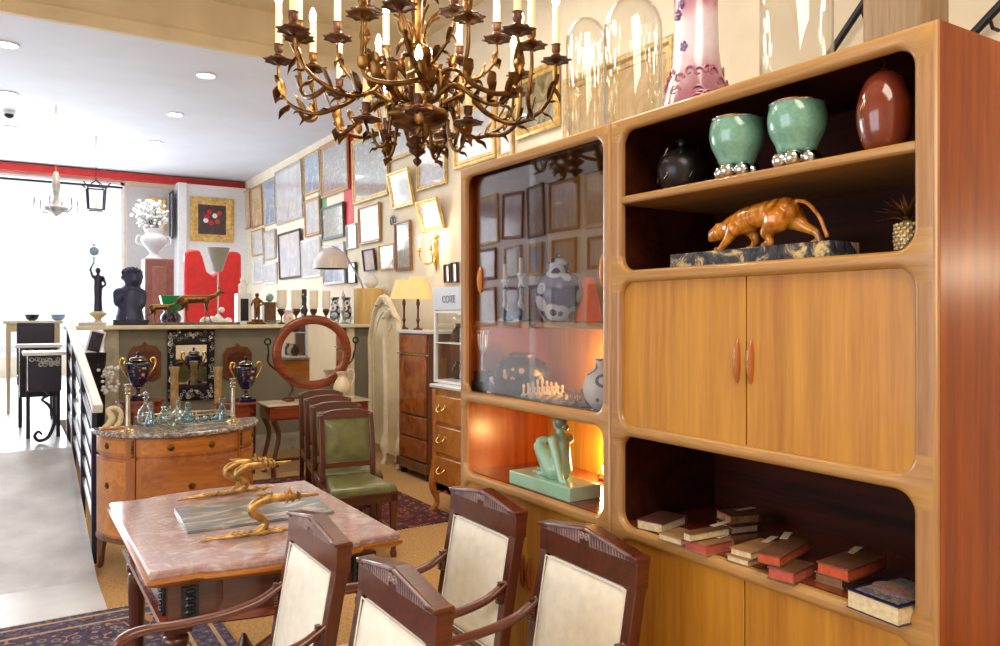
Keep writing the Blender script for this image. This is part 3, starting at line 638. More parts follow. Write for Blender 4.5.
dome(586, 18, 20, 1.92, 'shorter clear glass dome at the left end of the cabinet top')
dome(633, -3, 29, 1.86, 'tall clear glass dome between the short dome and the pink vase')
dome(796, -60, 35, 1.86, 'large straight sided glass cylinder dome right of the pink vase', cyl=True)
X = 1.86; k = tt(696, X=X); p = at(696, 60, X=X)
t = thing('pink_vase', 'tall pink and white ceramic vase with raised scrolls at its foot', 'vase', (X, p.y, ZT))
mm, nt, bs = base('pink_white_glaze'); tc = nd(nt, 'ShaderNodeTexCoord'); sp = nd(nt, 'ShaderNodeSeparateXYZ'); nt.links.new(tc.outputs['Object'], sp.inputs[0])
n = noise(nt, 9); ad = nd(nt, 'ShaderNodeMath', operation='MULTIPLY_ADD'); ad.inputs[1].default_value = .25; nt.links.new(n.outputs[0], ad.inputs[0]); nt.links.new(sp.outputs[2], ad.inputs[2])
rp = ramp(nt, ad.outputs[0], [(.2, (162, 104, 118)), (.3, (200, 164, 174)), (.38, (226, 214, 222)), (.44, (222, 206, 216)), (.52, (190, 116, 138))]); nt.links.new(rp.outputs[0], bs.inputs['Base Color'])
bs.inputs['Roughness'].default_value = .2; bs.inputs['Coat Weight'].default_value = .5
part('vase_body', MB().lathe(cm([(.12, 0), (.122, .02), (.108, .07), (.09, .13), (.075, .2), (.069, .3), (.068, .38), (.07, .42), (.06, .46), (.035, .5), (.03, .56), (.045, .6)], 4), 36), mm, t)
b = MB(); rnd = random.Random(3)
for j in range(34):
    a = rnd.random()*2*pi; z = .05+rnd.random()*.11; r0 = .1125-(z-.05)*.27
    pts = [((r0+.001)*cos(a+.22*cos(q)*(1-s/8)), (r0+.001)*sin(a+.22*cos(q)*(1-s/8)), z+.02*sin(q)*(1-s/8), .0034) for s, q in enumerate([s*.9 for s in range(7)])]
    b.stube(pts, 2, 5)
part('scroll_relief', b, mat('dark_pink_relief', (166, 96, 116), .3, var=.2, coat=.4), t, label='raised dark pink scrolls')['kind'] = 'stuff'
for (aa, zz, s) in ((3.35, .235, 1), (3.0, .34, 1.1), (3.2, .37, .9)):
    b = MB().sph((.073*cos(aa), .073*sin(aa), zz), (.006, .008, .008), 8)
    for q in range(5):
        a2 = 2*pi*q/5; r0 = .073; b.sph((r0*cos(aa+.12*cos(a2)*s), r0*sin(aa+.12*cos(a2)*s), zz+.011*sin(a2)*s), (.005, .007, .007), 8)
    part('painted_flower', b, bpy.data.materials.get('violet_enamel') or mat('violet_enamel', (110, 84, 130), .3, var=.3), t, label='small violet flowers')
# ================================================================ cream leather armchairs (they face -x)
def armchair(label):
    t = thing('armchair', label, 'armchair', (0, 0, 0), 0, 'mahogany armchairs with cream leather backs')
    hw = .22
    def bx_(z): return .2+.09*max(0, (z-.44)/.52)**1.15   # back plane x at height z
    for s in (-1, 1):
        y = s*(hw-.018); L = []
        for z, x in ((0, .27), (.12, .235), (.28, .205), (.44, .2), (.6, bx_(.6)), (.75, bx_(.75)), (.88, bx_(.88)), (.95, bx_(.95))):
            L.append([(x-.018, y-.018, z), (x+.022, y-.018, z), (x+.022, y+.018, z), (x-.018, y+.018, z)])
        part('stile', MB().stack(L), M['mahog_z'], t, bevel=.003)
        b = MB().stube([(bx_(.715)-.01, y, .725, .013), (bx_(.715)-.035, y, .71, .016), (.15, y, .682, .018), (.05, y, .664, .018), (-.07, y, .66, .018), (-.18, y, .664, .019), (-.235, y, .652, .02), (-.262, y, .622, .019), (-.25, y, .6, .014)], 6, 10, flat=.75)
        b.sph((-.243, y, .622), (.016, .02, .016), 12)
        part('arm', b, M['mahog'], t, smooth=50)
        b = MB()
        for k in range(9):
            zz = .655+k*.008; b.cb((bx_(zz)-.026-.001*k, y, zz+.01), (.014, .03-.0015*k, .005))
        part('arm_leaf', b, M['mahog'], t, label='carved leaf where the arm meets the back')
        b = MB().stube([(-.225, y, .46, .017), (-.21, y, .52, .014), (-.205, y, .57, .013), (-.22, y, .62, .016), (-.23, y, .65, .015)], 5, 10)
        part('arm_support', b, M['mahog_z'], t)
        b = MB().lathe(cm([(.014, 0), (.018, .02), (.013, .04), (.02, .12), (.024, .3), (.017, .33), (.026, .345), (.026, .37)], 3), 16, c=(-.215, y, 0)).cb((-.215, y, .41), (.05, .05, .1))
        part('leg', b, M['mahog_z'], t, bevel=.001)
    b = MB()
    for s in (-1, 1): b.box((-.21, s*hw-.015, .37), (.2, s*hw+.015, .44))
    b.box((-.235, -hw, .37), (-.2, hw, .44)).box((.18, -hw, .37), (.21, hw, .44)); part('seat_rail', b, M['mahog'], t, bevel=.003)
    b = MB(); n = 9; g = []
    part('seat', MB().box((-.225, -hw+.008, .42), (.175, hw-.008, .475)), M['leather_w'], t, bevel=.022, seg=4)
    # crest rail, a low pediment
    zb = .868; poly = [(-hw-.001, zb), (hw+.001, zb), (hw+.001, .953), (.0, .99), (-hw-.001, .953)]; x0 = bx_(.9)
    b = MB(); b.stack([[(x0-.022+.04*(z-.9), y, z) for y, z in poly], [(x0+.0225+.04*(z-.9), y, z) for y, z in poly]])
    b.box((x0-.027, -hw-.004, .944), (x0+.026, -hw+.04, .956)).box((x0-.027, hw-.04, .944), (x0+.026, hw+.004, .956))
    cr = part('crest_rail', b, M['mahog'], t, bevel=.002, smooth=8)
    b = MB()
    for s in (-1, 1):
        for k in range(15):
            y = s*(.026+k*.0125); h = .034*(1-k/15.)+.004; ztop = .981-.035*abs(y)/hw
            b.cb((x0-.0225+.04*(ztop-.9), y, ztop-h/2-.002), (.007, .0065, h), None)
        b.torus((x0-.022, s*.012, .962), .0085, .003, 14, 6, M=R3(0, pi/2, 0)); b.sph((x0-.024, s*.012, .962), .004, 8)
        b.beam((x0-.021, s*.004, .9835), (x0-.021, s*hw, .949), .009, .005)
    part('carved_ornament', b, mat('sheen_pale_carving', (150, 126, 128), .2, var=.15, coat=.6) if 'sheen_pale_carving' not in bpy.data.materials else bpy.data.materials['sheen_pale_carving'], cr, label='carved gadroon and rosette band')  # carving coloured paler to stand for its bluish sheen
    # upholstered back
    def cushion(sx, off, bulge, nm, m, mb=None):
        ny, nz = 10, 10; vs = []; fs = []; y0, y1, z0, z1 = -hw+.034, hw-.034, .5, .864
        for i in range(nz+1):
            for j in range(ny+1):
                a = i/nz; c = j/ny; z = z0+(z1-z0)*a; y = y0+(y1-y0)*c; e = min(1, 9*min(a, 1-a, ))*min(1, 9*min(c, 1-c)); e = e*.5+.5*(1-(1-e)**2)
                vs.append((bx_(z)+sx*(.012+off*e*.5+bulge*sin(pi*a)*sin(pi*c)), y, z))
        for i in range(nz):
            for j in range(ny): q = i*(ny+1)+j; fs.append((q, q+1, q+ny+2, q+ny+1))
        o = part(nm, MB().add(vs, fs), m, t, smooth=80, sub=1); return o
    cushion(-1, .03, .012, 'backrest', M['leather_w']); cushion(1, .018, .006, 'back_cover', M['leather_w'])
    e = []; y0, y1, z0, z1 = -hw+.037, hw-.037, .503, .861
    for y, z in ((y0, z0), (y1, z0), (y1, z1), (y0, z1), (y0, z0)): e.append((bx_(z)-.0185, y, z))
    part('piping', MB().tube(e, .0028, 6), M['leather_w'], t)
    b = MB().box((bx_(.49)-.018, -hw+.03, .475), (bx_(.49)+.018, hw-.03, .505)); part('lower_rail', b, M['mahog'], t, bevel=.002)
    return t
A = armchair('front left cream leather armchair, nearest the marble topped table')
A.location = (.53, 2.32, 0)
B_ = dup(A, (.537, 1.735, 0), 0, 'cream leather armchair at the bottom centre, closest to the camera')
C_ = dup(A, (1.15, 2.343, 0), 0, 'cream leather armchair standing before the green figure and teak doors')
D_ = dup(A, (1.155, 1.77, 0), 0, 'rightmost cream leather armchair, before the wall unit of books')

# ================================================================ green leather chairs (they face -y)
def green_chair(label):
    t = thing('dining_chair', label, 'chair', (0, 0, 0), 0, 'row of green leather dining chairs'); wb, wf = .178, .215
    for s in (-1, 1):
        L = []
        for z, y, x in ((0, .25, wb-.005), (.2, .235, wb), (.43, .225, wb), (.6, .235, wb), (.8, .27, wb), (.9, .29, wb-.004)):
            L.append([(s*x-.018, y-.018, z), (s*x+.018, y-.018, z), (s*x+.018, y+.018, z), (s*x-.018, y+.018, z)])
        part('stile', MB().stack(L), M['mahog_z'], t, bevel=.005)
        b = MB(); L = []
        for z, w in ((0, .016), (.03, .019), (.045, .014), (.33, .022), (.35, .025), (.44, .025)): L.append([(s*wf+a*w*(1)-s*.015, -.2+c*w, z) for a, c in ((-1, -1), (1, -1), (1, 1), (-1, 1))])
        part('leg', b.stack(L), M['mahog_z'], t, bevel=.002)
    b = MB().add([(-wf-.01, -.225, .37), (wf+.01, -.225, .37), (wb+.01, .24, .37), (-wb-.01, .24, .37), (-wf-.01, -.225, .43), (wf+.01, -.225, .43), (wb+.01, .24, .43), (-wb-.01, .24, .43)], [(0, 1, 2, 3), (4, 5, 6, 7), (0, 1, 5, 4), (1, 2, 6, 5), (2, 3, 7, 6), (3, 0, 4, 7)])
    part('seat_rail', b, M['mahog'], t, bevel=.004)
    b = MB(); L = []
    for k, (z, e) in enumerate(((.425, .0), (.45, .004), (.475, -.006), (.487, -.03), (.495, -.08))):
        L.append([(-wf-.008-e+.0, -.223-e, z), (wf+.008+e, -.223-e, z), (wb-.02+e*.6, .21+e*.6, z), (-wb+.02-e*.6, .21+e*.6, z)])
    part('seat', b.stack(L), M['leather_g'], t, bevel=.012, seg=3)
    def yb(z): return .225+.075*max(0, (z-.45)/.45)**1.2
    # back frame with arched top
    top = [(-wb-.018, .87), (-wb-.018, .9), (-wb+.02, .915), (-.1, .93), (0, .935), (.1, .93), (wb-.02, .915), (wb+.018, .9), (wb+.018, .87)]
    b = MB().stack([[(x, yb(z)-.02, z) for x, z in top], [(x, yb(z)+.02, z) for x, z in top]])
    part('crest_rail', b, M['mahog'], t, bevel=.004)
    part('lower_rail', MB().box((-wb, yb(.55)-.016, .535), (wb, yb(.55)+.016, .575)), M['mahog'], t, bevel=.003)
    for sgn, nm in ((-1, 'backrest'), (1, 'back_cover')):
        vs, fs = [], []; nx = nz = 8
        for i in range(nz+1):
            for j in range(nx+1):
                a, c = i/nz, j/nx; z = .572+.305*a; x = (-wb+.017)+(2*wb-.034)*c; e = min(1, 7*min(a, 1-a))*min(1, 7*min(c, 1-c))
                vs.append((x, yb(z)+sgn*(.008+.012*e+.01*sin(pi*a)*sin(pi*c)), z))
        for i in range(nz):
            for j in range(nx): q = i*(nx+1)+j; fs.append((q, q+1, q+nx+2, q+nx+1))
        part(nm, MB().add(vs, fs), M['leather_g'], t, smooth=80, sub=1)
    b = MB()
    for k in range(24):
        for x, z in ((-wb+.022, .58+k*.0123), (wb-.022, .58+k*.0123)): b.sph((x, yb(z)-.011, z), .0035, 5)
    for k in range(28): b.sph((-wb+.022+(2*wb-.044)*k/27, yb(.866)-.011, .868), .0035, 5)
    q = part('nail_heads', b, M['brass'], t); q['kind'] = 'stuff'
    b = MB().box((-wb+.01, -.0, .16), (wb-.01, .02, .185))
    for s in (-1, 1): b.beam((s*(wf-.015), -.2, .17), (s*wb, .24, .17), .018, .025)
    part('stretcher', b, M['mahog'], t, bevel=.002)
    return t
G = green_chair('nearest green leather chair, its seat and back fully in view')
G.location = (2.0, 4.965, 0); G.rotation_euler = (0, 0, -.14)
for k, lb in enumerate(('second green leather chair, directly behind the nearest one', 'third green leather chair in the row, its crest showing above the second', 'rearmost green leather chair of the row, next to the oval mirror')):
    dup(G, (2.0+.115*(k+1), 4.965+.5*(k+1), 0), -.14, lb)

# ================================================================ marble topped centre table
cx, cy = .84, 3.31; hx, hy = .447, .565
def table_outline(e=0, n=10):
    X, Y = hx+e, hy+e; pts = []
    def side(s):
        r = [(-X, -Y), (-X+.15, -Y), (-X+.165, -Y-.006), (-X+.175, -Y-.02)]
        for k in range(n+1):
            a = k/n; r.append(((-X+.19)*(1-a)+(X-.19)*a, -Y-.024-.034*sin(pi*a)))
        r += [(X-.175, -Y-.02), (X-.165, -Y-.006), (X-.15, -Y), (X, -Y)]
        return r if s > 0 else [(-x, -y) for x, y in r]
    return side(1)+side(-1)
t = thing('centre_table', 'mahogany centre table with a shaped pinkish marble top', 'table', (cx, cy, 0))
tm = marble('pink_marble', (190, 166, 160), (170, 134, 128), (202, 190, 186), 8, .1)
L = [[(x, y, z) for x, y in table_outline(e)] for z, e in ((.735, -.004), (.742, 0), (.756, 0), (.762, -.006))]
part('marble_top', MB().stack(L), tm, t, smooth=30)
L = [[(x, y, z) for x, y in table_outline(e)] for z, e in ((.69, -.05), (.7, -.03), (.712, -.006), (.722, .006), (.733, .008), (.735, 0))]
part('top_moulding', MB().stack(L), M['honey'], t, label='golden wood moulding under the marble', smooth=30)
L = [[(x, y, z) for x, y in table_outline(e)] for z, e in ((.555, -.07), (.69, -.07))]
ap = part('apron', MB().stack(L), M['mahog'], t)
L = [[(x, y, z) for x, y in table_outline(e)] for z, e in ((.545, -.05), (.552, -.044), (.565, -.048), (.57, -.066))]
part('apron_moulding', MB().stack(L), M['redwood'], t)
b = MB()
for s in (-1, 1):
    yy = s*(hy-.07+.03+.028)
    b.torus((0, yy, .623), .045, .006, 28, 8, M=R3(pi/2)); b.torus((0, yy, .623), .03, .004, 24, 6, M=R3(pi/2)); b.sph((0, yy, .623), (.02, .008, .02), 12)
    for k in range(8): a = k*pi/4; b.sph((.032*cos(a), yy, .623+.032*sin(a)), (.007, .006, .007), 8)
part('medallion', b, M['mahog'], ap, label='carved round medallion')
b = MB()
for sx in (-1, 1):
    for sy in (-1, 1):
        x, y = sx*(hx-.145), sy*(hy-.063); b.cb((sx*(hx-.14), sy*(hy-.064), .625), (.055, .012, .1)); b.cb((sx*(hx-.064), sy*(hy-.14), .625), (.012, .055, .1))
        for cc, dd, ee in (((sx*(hx-.14), sy*(hy-.064)), (.055, .012, .1), (.018, .008, .01)), ((sx*(hx-.064), sy*(hy-.14)), (.012, .055, .1), (.008, .018, .01))):
            b = MB().cb((*cc, .625), dd)
            for k in range(4): b.sph((cc[0]+(sx*.008 if dd[0] < .02 else 0), cc[1]+(sy*.008 if dd[1] < .02 else 0), .59+k*.023), ee, 8)
            part('carved_panel', b, M['black'], ap, label='dark carved corner panel')
for sx in (-1, 1):
    for sy in (-1, 1):
        b = MB().lathe(cm([(.02, 0), (.03, .02), (.02, .045), (.032, .07), (.026, .1), (.032, .3), (.037, .44), (.026, .46), (.042, .475), (.042, .5), (.03, .51), (.035, .53)], 3), 20, c=(sx*(hx-.1), sy*(hy-.1), 0), wav=lambda a, z: .04*cos(a*12) if .1 < z < .44 else 0)
        b.cb((sx*(hx-.1), sy*(hy-.1), .545), (.09, .09, .04))
        part('leg', b, M['mahog_z'], t, smooth=40)
b = MB().lathe(cm([(.05, .16), (.07, .18), (.05, .2), (.03, .23), (.01, .27), (0, .28)], 3), 16)
for sx in (-1, 1):
    for sy in (-1, 1): b.stube([(sx*(hx-.1), sy*(hy-.1), .085, .016), (sx*.2, sy*.28, .12, .018), (0, 0, .17, .02)], 5, 8)
part('cross_stretcher', b, M['mahog'], t)
# grey marble slab lying on it
pts = [at(u, v, z=.765) for u, v in ((174.4, 510), (187.3, 533.5), (334, 513), (308, 493))]
c = sum(pts, Vector())/4
t = tag(part('marble_slab', MB().prism([(p.x-c.x, p.y-c.y) for p in pts], 0, .012), marble('grey_slab_marble', (112, 116, 120), (132, 134, 136), (206, 196, 178), 3.2, .12, (1, 2.5, 1)), bevel=.002, loc=(c.x, c.y, .7625)), 'thin grey veined marble slab lying across the table top', 'slab')
# gilt swan-neck mounts lying on the table
def mount(name, label, p, q, necks):
    p = at(*p, z=.775); q = at(*q, z=.775); d = (q-p).to_2d(); L = d.length
    t = thing(name, label, 'gilt mount', (p.x, p.y, .7625), math.atan2(d.y, d.x), 'gilt bronze mounts on the marble table'); zz = .014
    b = MB()
    rs_ = 1.35
    b.stube([(0, 0, zz*.6, .002), (.03, 0, zz, .011), (.06, 0, zz*.9, .006), (.09, 0, zz, .012), (.2, 0, zz, .014), (L*.6, 0, zz, .016), (L*.75, 0, zz, .012), (L*.8, 0, zz, .016), (L*.86, 0, zz, .008), (L*.9, 0, zz, .014), (L*.95, 0, zz, .006), (L, 0, zz, .007)], 5, 12, flat=.8)
    for k in range(9): b.stube([(.1+k*.022, 0, zz+.004, .004), (.118+k*.022, .008, zz+.01, .004), (.13+k*.022, .015, zz+.004, .001)], 3, 6).stube([(.1+k*.022, 0, zz+.004, .004), (.118+k*.022, -.008, zz+.01, .004), (.13+k*.022, -.015, zz+.004, .001)], 3, 6)
    part('blade', b, M['gilt'], t, smooth=50)
    for (x0, dx, dy, h, ln) in necks:
        b = MB(); b.stube([(x0, 0, zz, .014), (x0+.03*dx, dy*.3, zz+h*.15, .014), (x0+.035*dx, dy*.7, zz+h*.35, .014), (x0-.01*dx, dy, zz+h*.62, .016), (x0-.005*dx, dy, zz+h*.85, .018), (x0+.035*dx, dy, zz+h*.98, .019), (x0+.08*dx, dy, zz+h, .017), (x0+.11*dx, dy, zz+h*.99, .014)], 6, 10)
        xe = x0+.11*dx
        for k, r in enumerate((.026, .017, .023, .014, .02)): b.stube([(xe+.012*k*dx, dy, zz+h*.99, r), (xe+.012*(k+.8)*dx, dy, zz+h*.99, r*.9)], 2, 12)
        b.tube([(xe+.06*dx, dy, zz+h*.99), (xe+ln*dx, dy, zz+h*.985)], [.009, .007], 10)
        b.tube([(xe+.02*dx, dy, zz+h*1.02), (xe+.015*dx, dy+.002, zz+h*1.32)], [.01, .003], 8)
        for k in range(3): b.stube([(x0+.02*k+.03, dy, zz+h*1.02, .006), (x0+.02*k+.02, dy, zz+h*1.14, .006), (x0+.02*k+.0, dy, zz+h*1.2, .0015)], 3, 6)
        part('swan_neck', b, M['gilt'], t, smooth=50)
mount('gilt_mount', 'rear gilt bronze mount with two curved necks, behind the slab', (177, 500), (273, 486.5), ((.27, 1, -.03, .115, .14), (.25, 1, .05, .12, .1)))
mount('gilt_mount', 'front gilt bronze mount with one curved neck, before the slab', (199, 541), (300, 528), ((.2, 1, 0, .125, .13),))

# ================================================================ demilune commode with marble top
cx, cy = .975, 5.58; RX, RY = .485, .5
def arc(e, a0, a1, n=16):
    return [((RX+e)*-cos(a0+(a1-a0)*k/n), -(RY+e)*sin(a0+(a1-a0)*k/n)) for k in range(n+1)]
def arc_panel(a0, a1, z0, z1, e0, e1, n=12):
    p = arc(e1, a0, a1, n)+arc(e0, a0, a1, n)[::-1]; return MB().prism(p, z0, z1)
t = thing('demilune_commode', 'half round inlaid walnut commode with a grey marble top', 'commode', (cx, cy, 0))
gm = marble('grey_speckled_marble', (84, 78, 74), (134, 124, 116), (196, 188, 180), 22, .1)
part('marble_top', MB().stack([[(x, y, z) for x, y in arc(e, 0, pi, 32)] for z, e in ((.85, .02), (.856, .032), (.866, .036), (.876, .034), (.882, .026))]), gm, t, smooth=30)
part('body', MB().prism(arc(-.012, 0, pi, 32), .2, .85), M['walnut'], t)
zs = ((.735, .845), (.225, .715))
angs = (0.02, .86, pi-.86, pi-.02)
for i in range(3):
    a0, a1 = angs[i]+(.035 if i else 0), angs[i+1]-(.035 if i < 2 else 0)
    for k, (z0, z1) in enumerate(zs):
        d = part('drawer' if k == 0 else 'door', arc_panel(a0, a1, z0, z1, -.02, 0), M['walnut'], t, bevel=.002)
        part('inlay', arc_panel(a0+.07, a1-.07, z0+.018, z1-.018, -.01, .0012), M['honey'] if i != 1 or k == 0 else wood('diagonal_walnut', (200, 128, 64), (150, 84, 40), .28, 'x', 4, .5), d, smooth=60)
        am = (a0+a1)/2
        for a in ((am-.25, am+.25) if i == 1 and k == 0 else (am,)):
            z = (z0+z1)/2 if k == 0 else z1-.17
            x, y = -RX*cos(a), -RY*sin(a)
            b = MB().lathe([(.022, 0), (.02, .004), (.01, .006), (.008, .012), (0, .014)], 16, M=T(x, y, z)@R3(0, 0, math.atan2(y/RY**2, x/RX**2))@R3(0, pi/2, 0))
            part('handle', b, M['bronze'], d)
    if i < 2:
        a = angs[i+1]; part('pilaster', arc_panel(a-.03, a+.03, .2, .85, -.012, .008, 3), M['walnut'], t)
        b = MB()
        for k in range(5): x, y = -(RX+.01)*cos(a), -(RY+.01)*sin(a); b.sph((x, y, .74+k*.022), (.011, .011, .012), 8)
        part('bronze_mount', b, M['bronze'], t)
part('apron', MB().prism(arc(.004, 0, pi, 32), .195, .225), M['walnut_d'], t, bevel=.002)
for a in (.07, .86, pi-.86, pi-.07):
    x, y = -(RX-.035)*cos(a), -(RY-.035)*sin(a)
    part('leg', MB().stube([(x, y, .2, .034), (x*1.02, y*1.02, .12, .026), (x*1.02, y*1.02, .03, .016), (x*1.05, y*1.05, .0, .02)], 4, 4), M['walnut_d'], t)
ZM = .8825
# silvered tray with glassware
x0 = at(139, 425, z=.885); x1 = at(233, 418, z=.885)
tc_ = Vector(((x0.x+x1.x)/2, (x0.y+x1.y)/2+.09, ZM)); tl = (x1-x0).length/2
tr = thing('serving_tray', 'pierced silver gallery tray carrying the glass decanters', 'tray', tc_, math.atan2(x1.y-x0.y, x1.x-x0.x))
oval = lambda rx, ry, n=36: [(rx*cos(2*pi*k/n)*(1+.02*cos(8*2*pi*k/n)), ry*sin(2*pi*k/n)*(1+.02*cos(8*2*pi*k/n))) for k in range(n)]
part('tray_base', MB().prism(oval(tl, .125), .012, .018), M['mirror'], tr)
b = MB()
for k in range(36):
    a = 2*pi*k/36; x, y = tl*cos(a), .125*sin(a); b.tube([(x, y, .016), (x*1.01, y*1.02, .042)], .0035, 5)
b.tube([(x*1.01, y*1.02, .043) for x, y in oval(tl, .125)+oval(tl, .125)[:1]], .005, 6); b.tube([(x, y, .016) for x, y in oval(tl, .125)+oval(tl, .125)[:1]], .005, 6)
for k in range(6): a = 2*pi*k/6; b.sph((tl*.9*cos(a), .11*sin(a), .007), .0072, 8)
part('gallery', b, mat('aged_silver', (176, 164, 140), .3, .8, .15, 30), tr)
ZT2 = ZM+.0185
def onmar(u, off, z=ZT2): # a spot on the commode seen at column u, off metres beyond the front
    p = at(u, 420, Y=cy-.28+off); return (p.x, p.y, z)
def glassware(name, label, u, off, prof, m, cat, stop=None, z=ZT2, hnd=0, group='glass decanters and jugs on the silver tray'):
    t = thing(name, label, cat, onmar(u, off, z), 0, group)
    pr = cm(prof, 3); part('vessel', MB().lathe(pr+[(max(r-.004, 0), zz+.002) for r, zz in pr[::-1] if zz > .006], 20, wav=lambda a, zz: .03*cos(a*10)), m, t, smooth=50)
    if stop: part('stopper', MB().lathe(cm([(.007, stop-.012), (.008, stop), (.016, stop+.014), (.013, stop+.03), (0, stop+.036)], 3), 12), m, t)
    if hnd:
        r, z0, z1 = hnd; part('handle', MB().stube([(r*.75, 0, z1, .004), (r*1.35, 0, z1-.005, .004), (r*1.5, 0, (z0+z1)/2, .004), (r*.95, 0, z0, .004)], 5, 6), m, t)
    return t
dec = [(.03, 0), (.042, .01), (.044, .05), (.03, .075), (.012, .095), (.012, .12), (.018, .125)]
glassware('glass_decanter', 'tall cut glass decanter at the back left of the tray', 146, .16, [(a*1.1, b*1.35) for a, b in dec], M['crystal'], 'decanter', .17)
glassware('glass_decanter', 'slim pale blue decanter at the left front of the tray', 151, .02, [(.034, 0), (.036, .02), (.024, .06), (.011, .1), (.016, .11)], M['blueglass'], 'decanter', .115)
glassware('glass_jug', 'cut glass jug with a curled handle left of the central bowl', 166, .06, [(.03, 0), (.044, .015), (.046, .05), (.03, .08), (.022, .1), (.03, .11)], M['crystal'], 'jug', hnd=(.04, .03, .1))
glassware('glass_jug', 'cut glass lidded jar beside the curled handle jug', 178.5, .12, [(.03, 0), (.042, .015), (.042, .055), (.02, .08), (.014, .1)], M['crystal'], 'jar', .11)
glassware('glass_bowl', 'low cut glass bowl at the front of the tray', 176, -.02, [(.035, 0), (.05, .02), (.056, .045)], M['crystal'], 'bowl')
glassware('glass_decanter', 'squat blue decanter with a glass stopper in the middle of the tray', 188, .02, [(.03, 0), (.044, .012), (.044, .045), (.022, .075), (.013, .095), (.016, .1)], M['blueglass'], 'decanter', .105)
glassware('glass_bowl', 'small pale blue glass dish right of the squat decanter', 204, 0, [(.025, 0), (.036, .015), (.042, .035)], M['blueglass'], 'bowl')
glassware('glass_bowl', 'small blue glass dish beside the tall blue bottle', 213, .03, [(.025, 0), (.034, .015), (.038, .03)], M['blueglass'], 'bowl')
glassware('glass_bottle', 'tall bright blue glass bottle at the right of the tray', 222, .03, [(.036, 0), (.04, .012), (.03, .06), (.012, .11), (.012, .135), (.02, .15)], M['blueglass'], 'bottle')
# candlesticks
def candlestick(label, loc, h=.27):
    t = thing('silver_candlestick', label, 'candlestick', loc, 0, 'pair of silver column candlesticks')
    part('foot', MB().prism([(.05*cos(a)*(1.15 if k % 2 else 1), .05*sin(a)*(1.15 if k % 2 else 1)) for k, a in [(k, 2*pi*k/8) for k in range(8)]], 0, .012, top=[(.03*cos(2*pi*k/8), .03*sin(2*pi*k/8)) for k in range(8)]), M['brass'], t, bevel=.001)
    part('column', MB().lathe([(.022, .012), (.014, .03), (.018, .035), (.015, .045), (.013, h*.78), (.019, h*.8), (.013, h*.83), (.02, h*.88), (.013, h*.92), (.021, h*.96), (.024, h), (.01, h)], 16, wav=lambda a, z: .05*cos(a*8) if .05 < z < h*.75 else 0), mat('worn_silver', (186, 178, 160), .25, .85, .12), t)
    return t
candlestick('silver column candlestick left of the glassware', onmar(128, .0, ZM), .29)
candlestick('silver column candlestick right of the glassware, behind the blue bottle', onmar(233, .12, ZM), .29)
# grey loop handled stand and wooden blocks at the left back
p = at(110, 440, Y=5.45)
t = thing('wood_carving', 'small pale carved wood piece at the left of the marble top', 'carving', (at(112, 410, Y=5.46).x, 5.46, ZM))
b = MB().stube([(-.05, 0, .01, .012), (-.02, 0, .03, .018), (.0, 0, .07, .02), (-.02, 0, .12, .016), (.02, 0, .13, .014), (.05, 0, .1, .014), (.045, 0, .04, .016), (.02, 0, .012, .015)], 5, 8)
part('carved_scroll', b, M['paper'], t); part('base', MB().box((-.07, -.03, 0), (.07, .03, .012)), M['honey'], t, bevel=.003)
# ================================================================ pictures on the long right wall
FR = {'gold': M['giltframe'], 'brown': wood('brown_frame', (150, 96, 56), (110, 66, 38), .4, 'x', 8, .3), 'dark': mat('dark_frame', (60, 44, 44), .35, var=.15), 'silver': mat('silver_frame', (186, 182, 176), .35, .3, .1, 20),
      'wood': wood('pale_wood_frame', (196, 150, 100), (160, 116, 72), .45, 'x', 8, .2), 'green': mat('green_grey_frame', (84, 92, 88), .4, var=.15), 'white': M['white'], 'brightgold': mat('bright_gold_frame', (214, 176, 104), .35, .4, .15, 20, .2)}
def canvas(name, a, b_, c, s=3, rough=.12):
    return pattern(name, [(.3, a), (.5, b_), (.7, c)], s, 'noise', rough, .6)
CV = {'pale': canvas('reflection_pale_print', (226, 226, 228), (206, 206, 208), (186, 188, 192)), 'grey': canvas('grey_engraving', (186, 184, 180), (158, 156, 154), (204, 200, 194), 9), 'blue': canvas('blue_landscape', (176, 190, 206), (150, 166, 186), (206, 212, 218)),  # pale tones stand for the window reflected in the picture glass
      'beige': canvas('beige_canvas', (216, 190, 150), (192, 160, 116), (226, 206, 172)), 'map': canvas('map_print', (190, 188, 178), (152, 154, 150), (208, 206, 198), 14), 'dark': canvas('dark_landscape', (86, 72, 50), (140, 124, 92), (170, 164, 140), 5)}
def picture(label, ctr, w, h, fw, fk, ck, rz=-pi/2, tilt=0, depth=.035, group='framed pictures on the long right wall', name='framed_picture', cat='picture', cmat=None, lean=0):
    t = thing(name, label, cat, ctr, 0, group, rot=(lean, tilt, rz)); a, c = w/2, h/2; i, j = a-fw, c-fw
    R_ = lambda x, z, y: [(-x, y, -z), (x, y, -z), (x, y, z), (-x, y, z)]
    part('frame', MB().stack([R_(a, c, 0), R_(a, c, -depth*.8), R_(a-fw*.15, c-fw*.15, -depth), R_(a-fw*.4, c-fw*.4, -depth), R_(a-fw*.6, c-fw*.6, -depth*.6), R_(i+fw*.08, j+fw*.08, -depth*.55), R_(i, j, -depth*.35), R_(i, j, 0)], caps=(0, 0)), FR[fk], t, smooth=30)
    part('canvas', MB().box((-i-.003, -depth*.4, -j-.003), (i+.003, -.002, j+.003)), cmat or CV[ck], t, smooth=0)
    return t
